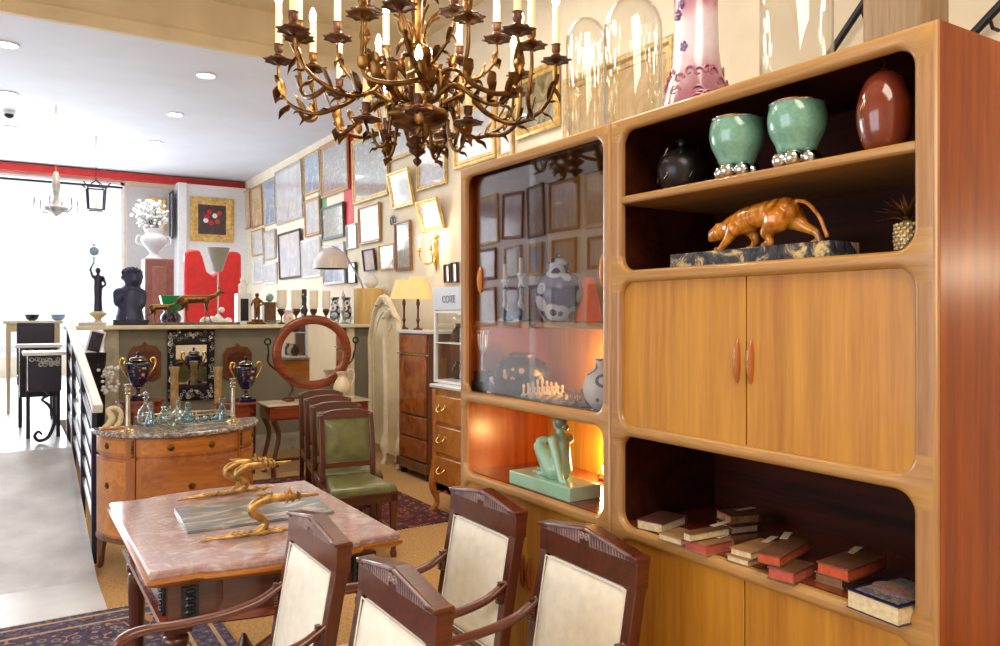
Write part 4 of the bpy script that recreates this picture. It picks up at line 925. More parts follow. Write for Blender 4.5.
def wp(label, u0, u1, v0, v1, fk, ck, fw=.04, tilt=0, lean=.035, **k):
    X = XW-.006-sin(lean)*(v1-v0)*.5*tt((u0+u1)/2, X=XW); uc, vc = (u0+u1)/2, (v0+v1)/2
    ya, yb = at(u0, vc, X=X).y, at(u1, vc, X=X).y; w = ya-yb; uu = (u0+u1)/2; h = (v1-v0)*tt(uu, X=X)
    slope = (vc-HV)/(uc-5)*(u1-u0)
    h = max((v1-v0)-abs(slope), 8)*tt(uu, X=X)
    if lean > .1: w *= 1-lean
    return picture(label, (X, (ya+yb)/2, at(uc, vc, X=X).z), w, h, fw, fk, ck, lean=lean, **k)
wp('narrow pale wood framed panel, farthest along the wall', 243, 251, 189, 231, 'wood', 'beige')
wp('wood framed beige panel, second from the far corner', 252, 263, 184, 229, 'wood', 'beige')
wp('bluish picture in a silver frame left of the largest pale picture', 265, 276, 177, 227, 'silver', 'blue')
wp('largest pale silver framed picture on the far part of the wall', 277, 303, 160, 227, 'silver', 'pale', .06)
wp('blue picture in a thin gold frame between two large pictures', 305, 321, 149, 197, 'gold', 'blue', .035)
wp('gold framed grey picture left of the red strip', 322, 349, 134, 200, 'wood', 'grey', .08)
wp('large gold framed map-like picture in the middle of the wall', 354, 389, 126, 207, 'gold', 'map', .07)
wp('gold framed print with its lower half just left of the chandelier finial', 391, 415, 104, 163, 'gold', 'pale', .055)
wp('gold framed picture tilted to the left below the chandelier', 389, 415, 166, 211, 'brightgold', 'pale', .055, lean=.19)
wp('gold framed picture behind the finial of the chandelier', 418, 447, 136, 193, 'gold', 'grey', .055)
wp('tilted bright gold framed picture just left of the glass cabinet', 417, 446, 195, 234, 'brightgold', 'grey', .05, lean=.27)
wp('bright gold framed picture above the left edge of the glass cabinet', 455, 497, 94, 172, 'brightgold', 'pale', .08)
wp('gold framed dark landscape above the glass cabinet', 517, 560, 60, 142, 'brightgold', 'dark', .085)
wp('narrow gold picture between the chandelier arms and the cabinet', 499, 514, 110, 160, 'gold', 'pale', .05)
wp('small wood framed print below the blue picture', 306, 321, 196, 238, 'wood', 'pale', .05)
wp('green and silver framed engraving below the red strip', 323, 345, 202, 242, 'green', 'map', .05)
wp('wood framed print beneath the large map-like picture', 360, 381, 202, 246, 'wood', 'grey', .05)
wp('small thin grey framed print right of the engraving', 348, 358, 223, 250, 'silver', 'pale', .03)
wp('large upright pale mirror in a thin dark frame behind the glass lampshades', 280, 302, 229, 281, 'dark', 'pale', .04)
wp('small pale framed print above the counter, upper right of the far group', 265, 276, 229, 261, 'silver', 'pale', .03)
wp('small pale framed print above the counter, upper left of the far group', 253, 264, 228, 257, 'gold', 'pale', .03)
wp('small pale framed print above the counter, lower left of the far group', 254, 264, 258, 284, 'white', 'pale', .03)
wp('small pale framed print above the counter, lower right of the far group', 265, 277, 262, 285, 'white', 'pale', .03)
wp('white framed picture just left of the arc lamp', 303, 321, 237, 279, 'white', 'pale', .03)
wp('small grey picture partly behind the arc lamp', 324, 346, 242, 286, 'silver', 'blue', .04)
wp('small tilted dark framed print over the wooden stump', 364, 377, 248, 272, 'dark', 'pale', .022, lean=.12)
wp('small gold framed blue picture left of the wall light', 380, 396, 243, 271, 'gold', 'blue', .03)
wp('brown framed picture directly behind the wall light', 396.5, 412, 220, 272, 'brown', 'grey', .045)
wp('thin dark framed picture behind the curved stem of the arc lamp', 348, 357, 262, 284, 'dark', 'grey', .02)
wp('left one of two tiny dark framed miniatures beside the glass cabinet', 446, 451.5, 264, 283, 'dark', 'beige', .02)
wp('right one of two tiny dark framed miniatures beside the glass cabinet', 453, 459, 262, 283, 'dark', 'beige', .02)
# the very large gilt frame behind the domes
k = at(572, 62, X=XW-.004); k2 = at(676, 15, X=XW-.004)
picture('very large gilt framed painting on the wall behind the glass domes', (XW-.004, (k.y+k2.y)/2+.02, 2.95), k.y-k2.y+.1, 1.36, .11, 'gold', 'beige', depth=.06)
# red and green banner strips between frames
p0 = at(343.5, 200, X=XW-.01); p1 = at(353, 180, X=XW-.01)
tag(part('red_banner', MB().box((XW-.006, p1.y, at(348, 226, X=XW).z), (XW, p0.y, at(350, 130, X=XW).z)), M['redpaint'], smooth=0), 'narrow red strip hanging between the framed pictures', 'banner')
q0 = at(318, 200, X=XW-.01); q1 = at(326, 200, X=XW-.01)
tag(part('green_banner', MB().box((XW-.006, q1.y, at(322, 214, X=XW).z), (XW, q0.y, at(322, 187, X=XW).z)), mat('green_cloth', (110, 160, 120), .8), smooth=0), 'small pale green patch between the wood framed prints', 'banner')
# filigree bracket
p = at(393, 221, X=XW-.02); s = tt(393, X=XW)
b = MB()
for a in range(3): b.stube([(0, -.05+.05*a, -.04, .006), (0, .02+.04*a-.04, 0, .005), (0, -.03+.05*a, .05, .005), (0, .03+.04*a-.06, .07, .004)], 5, 6)
b.torus((0, .03, 0), .05, .005, 16, 6, M=R3(0, pi/2)); b.torus((0, -.05, .01), .035, .005, 16, 6, M=R3(0, pi/2))
tag(part('wire_ornament', b, M['iron'], loc=p), 'small black wire scroll ornament fixed to the wall', 'ornament')

# pictures on the opposite wall (seen mirrored in the cabinet glass)
rnd = random.Random(11)
y = 6.6; k = 0; fks = ['gold', 'dark', 'brown', 'silver', 'green']
while y < 13.4:
    w = rnd.uniform(.42, .66)
    for z, h in ((3.05, rnd.uniform(.55, .75)), (2.38, rnd.uniform(.4, .5)), (1.72, rnd.uniform(.5, .62))):
        picture('picture hanging on the opposite left wall, seen only mirrored in the cabinet glass', (-2.995, y+w/2, z), w*(1 if z > 3 else .8), h, .05, fks[k % 5], ['pale', 'map', 'blue', 'grey'][k % 4], rz=pi/2, group='pictures on the left wall mirrored in the glass', tilt=rnd.choice((0, 0, .05, -.04))); k += 1
    y += w+.12

# ================================================================ wall lights
def sconce(label, loc, rz=-pi/2, s=1):
    t = thing('wall_light', label, 'wall light', loc, rz, 'gilt two-arm wall lights'); t.scale = (s, s, s)
    b = MB().stube([(0, -.02, -.2, .004), (0, -.025, -.12, .02), (0, -.03, -.02, .03), (0, -.03, .06, .02), (0, -.03, .14, .028), (0, -.03, .2, .01)], 5, 10)
    for k in range(5):
        a = -.9+.45*k; b.stube([(0, -.03, .15, .01), (sin(a)*.04, -.04, .15+cos(a)*.05, .012), (sin(a)*.075, -.05, .15+cos(a)*.08, .002)], 4, 6)
    part('backplate', b, M['brass'], t, smooth=60)
    for sx in (-1, 1):
        a = part('arm', MB().stube([(0, -.04, -.04, .009), (sx*.05, -.07, -.11, .009), (sx*.12, -.12, -.1, .008), (sx*.15, -.15, -.03, .008), (sx*.14, -.16, .02, .007)], 6, 8).lathe([(.005, .02), (.03, .03), (.012, .04), (.014, .07)], 14, c=(sx*.14, -.16, 0)), M['brass'], t)
        part('candle_tube', MB().lathe([(.011, .07), (.011, .15), (0, .152)], 10, c=(sx*.14, -.16, 0)), M['candle'], a)
        part('bulb', MB().lathe(cm([(.008, .15), (.014, .17), (.011, .19), (0, .215)], 3), 10, c=(sx*.14, -.16, 0)), M['bulb'], a)
    point('wall_light_glow', (0, -.26, .2), 8, WARM, .04, t)
    return t
p = at(438, 252, X=XW); sconce('gilt two-arm wall light with lit candle bulbs, above the parchment lampshades', (XW-.002, p.y, p.z-.02))
sconce('gilt two-arm wall light near the camera, mirrored on the side of the teak unit', (XW-.002, -.25, 1.62))
p = at(243, 245, X=XW); sconce('gilt two-arm wall light with lit bulbs at the far end near the red chair back', (XW-.002, p.y, p.z), s=1.25)

# ================================================================ chandelier
CX, CY, CZ = 1.268, 2.56, 2.14; Hc = {'n': 0}
t = thing('chandelier', 'large gilt bronze rococo chandelier with many lit candle bulbs', 'chandelier', (CX, CY, CZ))
BZ, CA = M['bronze'], M['candle']
part('finial', MB().lathe(cm([(0, 0), (.012, .012), (.016, .022), (.006, .034), (.024, .05), (.03, .058), (.012, .072), (.03, .088), (.034, .096), (.016, .11), (.03, .13), (.05, .14)], 3), 20, wav=lambda a, z: .14*cos(a*6)), M['bronze_d'], t, label='dark twisted finial')
part('bowl', MB().lathe(cm([(.045, .138), (.085, .15), (.11, .175), (.105, .2), (.07, .215), (.04, .22), (.034, .26), (.05, .28), (.036, .31), (.022, .36), (.03, .4), (.05, .42), (.03, .45), (.018, .5), (.018, .6), (.04, .64), (.02, .7)], 4), 28, wav=lambda a, z: .07*cos(a*8)), BZ, t)
part('chain', MB().tube([(0, 0, .7), (0, 0, ZN-CZ-.04)], .006, 6).lathe([(.0, 2.395), (.06, 2.4), (.07, ZN-CZ)], 16), BZ, t)
b = MB()
for k in range(8):
    a = k*pi/4; L = [(.03, .23), (.08, .26), (.085, .34), (.05, .4), (.03, .46), (.05, .53), (.09, .56)]
    b.stube([(r*cos(a), r*sin(a), z, .008*(1-.06*j)) for j, (r, z) in enumerate(L)], 4, 6)
for k in range(10):
    a = k*pi/5+.2; b.stube([(.02*cos(a), .02*sin(a), .66, .005), (.07*cos(a), .07*sin(a), .65, .016), (.1*cos(a), .1*sin(a), .62, .003)], 4, 6, flat=.3)
part('openwork_cage', b, BZ, t)
def leaf(b, p, dr, ln, w=.018, curl=.02):
    p = Vector(p); d = Vector(dr).normalized(); up = Vector((0, 0, 1))
    b.stube([(*p, .004), (*(p+d*ln*.35+up*curl*.3), w), (*(p+d*ln*.7+up*curl), w*.75), (*(p+d*ln+up*curl*.4), .0012)], 4, 6, flat=.28)
def candle_arm(a, R, zc, zroot, sag, r0=.085, th=.011, ch=.17, branch=None, swirl=.25, light=True):
    def pt(r, z, da=0): return (r*cos(a+da), r*sin(a+da), z)
    P = [(*pt(r0, zroot), th), (*pt(r0+(R-r0)*.22, zroot+.045, swirl*.6), th*1.3), (*pt(r0+(R-r0)*.42, sag+.03, swirl), th*1.15), (*pt(r0+(R-r0)*.66, sag-.005, swirl*.8), th), (*pt(r0+(R-r0)*.88, sag+.035, swirl*.4), th*.85), (*pt(R*.99, sag+(zc-sag)*.55, .1*swirl), th*.75), (*pt(R, zc-.012), th*.6)]
    arm = MB(); arm.stube(P, 5, 8)
    q = cm([p[:3] for p in P], 5)
    for f, s in ((.08, 1), (.16, -1), (.25, 1), (.34, -1), (.43, 1), (.52, -1), (.61, 1), (.7, -1), (.79, 1), (.88, -1)):
        i = int(f*(len(q)-2)); d = Vector(q[i+1])-Vector(q[i]); d.normalize(); n = Vector((0, 0, 1 if s > 0 else .4)).cross(Vector((0, 0, 1)).cross(d)) if False else Vector((d.x*.7, d.y*.7, .75*s+.2))
        leaf(arm, q[i], n, .075 if R > .3 else .05, .019, .014); leaf(arm, q[i], (d.x*.9, d.y*.9, -.3*s+.15), .045 if R > .3 else .02, .013 if R > .3 else .007, .008)
    ao = part('arm', arm, BZ, t, smooth=50)
    cups = [(R, zc, 0)]
    for (R2, z2, da) in (branch or []):
        i = int(.62*(len(q)-1)); s0 = q[i]
        e = pt(R2, z2-.012, da); m_ = tuple((s0[j]+e[j])/2 for j in (0, 1)); bb = MB()
        bb.stube([(*s0, .009), (m_[0], m_[1], s0[2]-.012, .009), (e[0]*.97, e[1]*.97, s0[2]+.02, .008), (e[0], e[1], s0[2]+(z2-s0[2])*.6, .007), (*e, .006)], 5, 8)
        leaf(bb, m_+(s0[2],), (m_[0], m_[1], 1), .045); leaf(bb, (e[0]*.98, e[1]*.98, s0[2]+.03), (e[0], e[1], .6), .04)
        part('arm', bb, BZ, t, smooth=50); cups.append((R2, z2, da))
    for (Rr, z, da) in cups:
        c = pt(Rr, z, da); b1 = MB()
        b1.lathe([(.006, -.016), (.014, -.008), (.038, -.004), (.05, -.006), (.052, -.002), (.038, .003), (.014, .004)], 24, c=c, wav=lambda aa, zz: .13*cos(aa*8))
        b1.lathe(cm([(.01, .0), (.014, .006), (.019, .014), (.012, .022), (.016, .032), (.0155, .052), (.018, .055), (.012, .056)], 2), 14, c=c)
        bo = part('drip_pan', b1, M['bronze_d'] if da == 0 else BZ, t, smooth=50, label='leaf shaped drip pan and socket')
        hh = ch+.02*sin(Hc['n']*2.3); Hc['n'] += 1
        part('candle_tube', MB().lathe([(.0125, .04), (.012, hh), (.004, hh+.003), (0, hh+.003)], 12, c=c), CA, bo, label='ivory candle tube')
        part('bulb', MB().lathe(cm([(.007, hh), (.0135, hh+.018), (.011, hh+.036), (.004, hh+.054), (0, hh+.058)], 2), 10, c=c), M['bulb'], bo, label='lit flame bulb')
for k in range(8):
    a = k*pi/4+.22; candle_arm(a, .505, .37+.02*(k % 2), .225, .18, branch=[(.43, .40, -.3)], th=.0085, ch=.18)
for k in range(6):
    a = k*pi/3+.5; candle_arm(a, .29, .47, .3, .31, r0=.05, th=.007, ch=.16, swirl=-.3)
for k in range(5):
    a = k*2*pi/5-.75; candle_arm(a, .19, .155, .17, .06, r0=.07, th=.006, ch=.17, swirl=.15)
for k in range(4):
    a = k*pi/2+.4; point('chandelier_light', (.3*cos(a), .3*sin(a), .66), 9, WARM, .05, t)
# ================================================================ things between the commode and the parapet
MB2 = lambda: MB()
# two small demilune tables carrying the cobalt urns
def side_table(label, u, v, Y, w=.2, d=.24):
    p = at(u, v, Y=Y); z = p.z; o = thing('side_table', label, 'table', (p.x, Y, 0), 0, 'small red mahogany side tables')
    arc_ = lambda e, s=1: [((w+e)*cos(pi+pi*k/16), (d+e)*sin(pi+pi*k/16)) for k in range(17)]
    part('tabletop', MB().prism(arc_(.012), z-.025, z), M['redwood'], o, bevel=.004); part('apron', MB().prism(arc_(-.01), z-.14, z-.025), M['redwood'], o)
    for x, y in ((-w+.03, -.03), (w-.03, -.03), (-.1, -d+.045), (.1, -d+.045)): part('leg', MB().stube([(x, y, z-.1, .022), (x, y, z*.5, .016), (x, y, 0, .011)], 3, 8), M['mahog_z'], o)
    return z
def urn(label, u, Y, z, s=1):
    p = at(u, 370, Y=Y); t = thing('porcelain_urn', label, 'urn', (p.x, Y, z), 0, 'pair of cobalt porcelain urns'); t.scale = (s, s, s)
    part('foot', MB().cb((0, 0, .015), (.16, .16, .03)).lathe(cm([(.05, .03), (.055, .045), (.02, .07), (.018, .1), (.03, .12)], 3), 20), M['cobalt'], t, bevel=.002)
    part('urn_body', MB().lathe(cm([(.03, .115), (.06, .15), (.098, .25), (.108, .32), (.1, .345), (.055, .36), (.06, .375)], 4), 28), M['cobalt'], t)
    part('gilt_panel', MB().lathe(cm([(.062, .155), (.0995, .25), (.109, .31)], 4), 10, a0=pi*1.32, a1=pi*1.68), pattern('gilt_scene', [(0, (222, 176, 96)), (.3, (150, 110, 70)), (.5, (40, 40, 80))], 24), t)
    part('lid', MB().lathe(cm([(.07, .372), (.074, .382), (.05, .4), (.014, .41), (.012, .42), (.018, .435), (.0, .455)], 3), 20), M['cobalt'], t)
    for z_, R_, r_ in ((.118, .032, .006), (.372, .071, .005), (.05, .05, .004)): part('gilt_band', MB().torus((0, 0, z_), R_, r_, 22, 6), M['brass'], t)
    for sx in (-1, 1):
        part('handle', MB().stube([(sx*.09, 0, .22, .009), (sx*.115, 0, .26, .01), (sx*.15, 0, .33, .012), (sx*.14, 0, .385, .012), (sx*.11, 0, .375, .011), (sx*.118, 0, .34, .009)], 5, 8), M['brass'], t)
YU = 8.0
z = side_table('small mahogany table behind the commode, under the right urn', 236, 401, YU); urn('cobalt blue urn with gilt handles, right of the framed mirror', 246, YU-.1, z)
z = side_table('small mahogany table behind the railing, under the left urn', 140, 399, YU); urn('cobalt blue urn with gilt handles, left of the framed mirror', 138, YU-.1, z)
# ornate framed mirror and two carved plaques on the parapet
def on_par(u, v, off=0): return at(u, v, Y=YP-off)
k = tt(190, Y=YP)
m_ = thing('framed_mirror', 'small mirror in a dark pierced silver frame on the grey parapet', 'mirror', on_par(191, 365, .01)); w, h = 22*k, 35*k
gx, gz = 14.5*k, 20*k
b = MB(); R_ = lambda x, z0, z1, y: [(-x, y, z0), (x, y, z0), (x, y, z1), (-x, y, z1)]
part('frame', b.stack([R_(w, -h, h, -.0), R_(w, -h, h, -.03), R_(w-.02, -h+.02, h-.02, -.045), R_(gx+.02, -gz-.02+.0, gz+.02, -.045), R_(gx, -gz, gz, -.02)], caps=(1, 0)), M['iron'], m_, smooth=30)
part('mirror_plate', MB().box((-gx, -.021, -gz), (gx, -.012, gz)), M['mirror'], m_, smooth=0)
b = MB(); rnd = random.Random(5)
for i in range(150):
    t_ = rnd.random()*4; s = t_ % 1*2-1; e = rnd.uniform(.3, .9)
    x, z = ((s*w*.92, (gz+(h-gz)*e)), (s*w*.92, -(gz+(h-gz)*e)), (gx+(w-gx)*e, s*h*.92), (-(gx+(w-gx)*e), s*h*.92))[int(t_)]
    b.torus((x, -.047, z), rnd.uniform(.008, .018), .0035, 8, 4, M=R3(pi/2))
q = part('scroll_work', b, M['silver'], m_); q['kind'] = 'stuff'
part('crest', MB().prism([(-.16, h-.02), (-.12, h+.03), (-.05, h+.035), (0, h+.055), (.05, h+.035), (.12, h+.03), (.16, h-.02)], 0, .03, M=XZY@T(0, 0, 0)), M['iron'], m_, bevel=.004)
for u, nm in ((144.5, 'left'), (237, 'right')):
    p = on_par(u, 361, .005); w = 14.5*k; h = 19*k; t = thing('carved_plaque', 'arched carved wooden plaque mounted %s of the framed mirror' % nm, 'plaque', p, 0, 'pair of arched wooden plaques')
    out = [(-w, -h*.8), (-w*.6, -h), (w*.6, -h), (w, -h*.8), (w, h*.4), (w*.7, h*.75), (w*.2, h*.8), (0, h), (-w*.2, h*.8), (-w*.7, h*.75), (-w, h*.4)]
    part('board', MB().prism(out, 0, .03, M=XZY), M['walnut_d'], t, bevel=.005)
    part('recess_panel', MB().prism([(x*.72, z*.74-.02) for x, z in out], .028, .038, M=XZY), M['mahog'], t, bevel=.004)
for u, nm in ((174.5, 'left'), (218, 'right')):
    p = at(u, 367, Y=8.55); t = thing('gilt_column', 'pale gilt wooden column standing just %s of the framed mirror' % nm, 'column', (p.x, 8.55, 0), 0, 'pair of gilt wooden columns')
    part('shaft', MB().lathe([(.05, .04), (.038, .1), (.036, p.z-.06), (.046, p.z-.03), (.048, p.z), (0, p.z)], 12, wav=lambda a, z: .06*cos(a*8)), M['giltframe'], t); part('base', MB().cb((0, 0, .025), (.16, .16, .05)), M['giltframe'], t, bevel=.005)

# console table with oval mirror and white jug
Y0, Y1 = 7.62, 8.05; pL = at(268, 404, Y=Y0); pR = at(371, 404, Y=Y0); ZT3 = .72; cx = (pL.x+pR.x)/2; w = (pR.x-pL.x)/2
t = thing('console_table', 'red mahogany console table with a cream top under the oval mirror', 'table', (cx, (Y0+Y1)/2, 0)); d = (Y1-Y0)/2
part('marble_top', MB().box((-w, -d, ZT3-.02), (w, d, ZT3)), mat('cream_marble', (222, 204, 170), .15, var=.05, scale=6), t, bevel=.004)
ap = part('apron', MB().box((-w+.03, -d+.02, ZT3-.16), (w-.03, d-.02, ZT3-.02)), M['redwood'], t, bevel=.003)
for s in (-1, 1): dr = part('drawer', MB().box((s*w*.48-.2, -d+.008, ZT3-.145), (s*w*.48+.2, -d+.025, ZT3-.035)), M['redwood'], ap, bevel=.003)
for s in (-1, 1):
    for q in (-1, 1): part('leg', MB().stube([(s*(w-.07), q*(d-.05), ZT3-.16, .03), (s*(w-.12), q*(d-.05), .4, .024), (s*(w-.07), q*(d-.05), .15, .022), (s*(w-.07), q*(d-.05), .0, .026)], 4, 4), M['mahog_z'], t)
    part('stretcher', MB().box((s*(w-.1)-.02, -d+.04, .1), (s*(w-.1)+.02, d-.04, .14)), M['mahog'], t, bevel=.003)
part('stretcher', MB().box((-w+.1, -.02, .12), (w-.1, .02, .15)), M['mahog'], t, bevel=.003)
c = at(314, 352.5, Y=7.86); rx, rz = 41*tt(314, Y=7.86), 37.5*tt(314, Y=7.86)
t = thing('oval_mirror', 'oval swing mirror in a broad red mahogany frame on the console', 'mirror', (c.x, 7.9, ZT3)); cz = c.z-ZT3
L = []
for e, y in ((-.095, .0), (-.095, -.012), (-.08, -.022), (-.03, -.026), (-.008, -.018), (0, 0), (-.01, .02), (-.08, .02)):
    L.append([((rx+e)*cos(2*pi*i/48), y, cz+(rz+e)*sin(2*pi*i/48)) for i in range(48)])
part('frame', MB().stack(L+[L[0]], caps=(0, 0)), M['redwood'], t, smooth=50)
part('mirror_plate', MB().stack([[((rx-.09)*cos(2*pi*i/48), y, cz+(rz-.09)*sin(2*pi*i/48)) for i in range(48)] for y in (-.004, .004)]), M['mirror'], t, smooth=30)
part('stand_foot', MB().box((-.3, -.09, 0), (-.22, .09, .025)).box((.2, -.05, 0), (.27, .09, .025)).box((-.3, -.012, .02), (.3, .012, .045)), M['mahog'], t, bevel=.005)
for s in (-1, 1): part('stand_post', MB().stube([(s*.26, 0, .03, .013), (s*.2, .045, .14, .011), (s*(rx*.75), .045, cz-rz*.55, .012), (s*(rx+.02), .04, cz-.1, .011), (s*(rx+.035), .0, cz+.0, .012)], 5, 8), M['mahog_z'], t)
for s in (-1, 1): part('bracket', MB().torus((s*(rx+.045), -.01, cz+.12), .03, .009, 14, 6, M=R3(pi/2)).tube([(s*(rx+.035), -.01, cz), (s*(rx+.045), -.01, cz+.1)], .008), M['iron'], t, label='dark iron scroll bracket')
p = at(343, 380, Y=7.68)
t = thing('white_jug', 'cream ceramic jug with a tall looped handle on the console', 'jug', (p.x, 7.705, ZT3)); s = 30*tt(343, Y=7.68)/.3
jug = cm([(.06, 0), (.065, .01), (.05, .03), (.08, .08), (.088, .13), (.07, .18), (.045, .225), (.045, .25), (.06, .28)], 4)
part('jug_body', MB().lathe(jug+[(r-.006, z+.001) for r, z in jug[::-1] if z > .1]+[(0, .1)], 24, wav=lambda a, z: .1*cos(a-pi)*max(0, (z-.23)/.05) if z > .23 else .02*cos(6*a)), M['ivory'], t)
part('handle', MB().stube([(.05, 0, .25, .008), (.075, 0, .3, .009), (.12, 0, .285, .009), (.125, 0, .2, .009), (.08, 0, .12, .007)], 5, 8), M['ivory'], t)
t.scale = (s, s, s)

# white carved bed ends against the wall
def bed_end(label, X, ua, ub, vtop, vlow, leg=False):
    A = at(ua, 400, X=X).y; B = at(ub, 400, X=X).y; W2 = (A-B)/2; zt = at(ub, vtop, X=X).z; zl = at(ua, vlow, X=X).z
    t = thing('bed_panel', label, 'bed end', (X, (A+B)/2, 0), 0, 'cream carved bed ends')
    out = [(W2, .12), (W2, zl*.6), (W2+.02, zl-.2), (W2, zl-.1), (W2*.9, zl), (W2*.7, (zl+zt)/2), (W2*.3, zt-.02), (0, zt+.02), (-W2*.3, zt-.02), (-W2*.7, (zl+zt)/2), (-W2*.9, zl), (-W2, zl-.1), (-W2-.02, zl-.2), (-W2, zl*.6), (-W2, .12)]
    sm = cm([(a, b, 0) for a, b in out], 4)
    part('panel', MB().prism([(a, b) for a, b, _ in sm], 0, .03, M=YZX), mat('cream_panel_paint', (222, 204, 160), .5, var=.06, scale=4), t)
    b = MB().tube([(-.005, a, z) for a, z, _ in sm], .028, 8)
    b.tube([(-.0, a*.78, .12+(z-.12)*.9) for a, z, _ in sm], .009, 6)
    for s in (-1, 1):
        for k in range(5): b.stube([(-.02, s*.02*k, zt-.03-.01*k, .012), (-.045, s*(.03+.03*k), zt+.02-.02*k, .014), (-.02, s*(.05+.035*k), zt-.02-.02*k, .004)], 3, 6)
    part('carved_border', b, M['cream'], t, smooth=60)
    for s in (-1, 1): part('leg', MB().stube([(0, s*W2, .35, .03), (-.02, s*(W2+.01), .2, .045), (-.01, s*W2, .08, .022), (-.03, s*(W2+.01), 0.0, .03)], 5, 8), M['cream'], t)
    return t
bed_end('taller cream carved bed end, nearer the grey parapet', 3.62, 371, 399, 298, 326)
bed_end('lower cream carved bed end, right beside the tall walnut cabinet', 3.46, 386, 400, 311, 326)

# tall secretaire
XS = 3.4; ya, yb = at(397, 400, X=XS).y, at(427, 400, X=XS).y; zs_ = at(398, 330, X=XS).z
t = thing('tall_cabinet', 'tall burr walnut cabinet with a white marble top, against the wall', 'cabinet', (XS+.225, (ya+yb)/2, 0)); a, w = .225, (ya-yb)/2
part('body', MB().box((-a+.02, -w+.015, .14), (a, w-.015, zs_-.03)), M['walnut_d'], t, bevel=.004)
part('marble_top', MB().box((-a-.01, -w-.01, zs_-.03), (a, w+.01, zs_)), M['palestone'], t, bevel=.005)
part('plinth', MB().box((-a-.01, -w, .07), (a, w, .16)), M['walnut_d'], t, bevel=.006)
for z0, z1 in ((zs_-.22, zs_-.045), (.62, zs_-.25), (.4, .6), (.18, .38)):
    d = part('drawer' if z1-z0 < .3 else 'door', MB().box((-a+.004, -w+.04, z0), (-a+.024, w-.04, z1)), M['burl'], t, bevel=.004)
    part('keyhole_plate', MB().cb((-a+.002, 0, (z0+z1)/2), (.004, .02, .035)), M['brass'], d)
part('gilt_band', MB().box((-a-.004, -w+.005, zs_-.24), (-a+.02, w-.005, zs_-.228)), M['brass'], t)
for s in (-1, 1):
    for q in (-1, 1): part('foot', MB().lathe([(.03, 0), (.04, .03), (.025, .07)], 14, c=(q*(a-.05), s*(w-.06), 0)), M['black'], t)
ms = []
for u, nm, X in ((404, 'left', 3.66), (418, 'right', 3.58)):
    p = at(u, 300, X=X); k = tt(u, X=X); zb = zs_; z1 = at(u, 297, X=X).z-zb; z2 = at(u, 280 if nm == 'left' else 277, X=X).z-zb
    t = thing('table_lamp', '%s of the two parchment shaded lamps on the tall walnut cabinet' % nm, 'lamp', (X, p.y, zb), 0, 'parchment shaded table lamps')
    part('base', MB().lathe(cm([(.05, 0), (.045, .015), (.014, .03), (.012, .08), (.022, .1), (.012, .13), (.012, z1*.7), (.02, z1*.8), (.008, z1)], 3), 16), M['bronze_d'], t)
    part('lamp_shade', MB().lathe([(.155, z1-.02), (.09, z2), (.086, z2), (.151, z1-.02)], 28), mat('parchment_shade', (232, 200, 140), .7, var=.04, emit=(255, 206, 130), es=.35), t)
    point('table_lamp_light', (0, 0, z1+.05), 2.2, WARM, .03, t)
# honey chest of drawers, with the white vitrine on it
XD = 2.95; ya = 5.68; yb = 4.92; zc = at(436, 384, X=XD).z
t = thing('chest_of_drawers', 'honey coloured chest of drawers with brass handles beside the teak units', 'chest of drawers', (XD+.24, (ya+yb)/2, 0)); w = (ya-yb)/2; a = .24
part('body', MB().box((-a+.02, -w+.02, .17), (a, w-.02, zc-.03)), M['honey'], t, bevel=.01)
part('marble_top', MB().box((-a-.02, -w-.02, zc-.03), (a, w+.02, zc)), M['palestone'], t, bevel=.008)
for k in range(3):
    z0 = .24+k*(zc-.3)/3; z1 = z0+(zc-.3)/3-.025
    d = part('drawer', MB().box((-a-.0, -w+.05, z0), (-a+.03, w-.05, z1)), M['honey'], t, bevel=.01)
    for s in (-1, 1):
        b = MB().stube([(-a-.005, s*(w-.17)-.05, (z0+z1)/2+.02, .006), (-a-.03, s*(w-.17)-.045, (z0+z1)/2-.005, .006), (-a-.035, s*(w-.17), (z0+z1)/2-.02, .006), (-a-.03, s*(w-.17)+.045, (z0+z1)/2-.005, .006), (-a-.005, s*(w-.17)+.05, (z0+z1)/2+.02, .006)], 4, 6)
        for q in (-1, 1): b.sph((-a-.002, s*(w-.17)+q*.05, (z0+z1)/2+.02), (.006, .018, .02), 8)
        part('handle', b, M['brass'], d)
for s in (-1, 1):
    part('corner_post', MB().stube([(-a+.02, s*(w-.02), zc-.04, .03), (-a+.02, s*(w-.02), .45, .03), (-a, s*(w-.01), .22, .036), (-a+.03, s*(w-.03), .08, .02), (-a-.01, s*(w-.01), .0, .03)], 5, 8), M['honey'], t)
    part('foot', MB().stube([(a-.03, s*(w-.03), .2, .03), (a-.03, s*(w-.03), 0, .02)], 2, 8), M['honey'], t)
part('apron', MB().prism([(-w+.02, .24), (-w+.03, .14), (-w*.5, .2), (0, .12), (w*.5, .2), (w-.03, .14), (w-.02, .24)], -a+.02, -a+.04, M=YZX), M['honey'], t, bevel=.003)
XV = 3.02; ya2 = at(433.5, 350, X=XV).y; yb2 = ya2-.5; zv0 = zc+.001; zv1 = at(436, 288, X=XV).z; wv = .25; av = .17
t = thing('glass_cabinet', 'white framed glass cabinet with a lettered header, on the honey chest', 'display cabinet', (XV+av, (ya2+yb2)/2, zv0)); H = zv1-zv0
b = MB()
for s in (-1, 1):
    for q in (-1, 1): b.cb((q*(av-.015), s*(wv-.015), H/2), (.03, .03, H))
for z in (.012, H*.42, H-.2, H-.01): b.cb((0, 0, z), (2*av, 2*wv, .02 if z != H*.42 else .008))
part('frame', b, M['white'], t, bevel=.002)
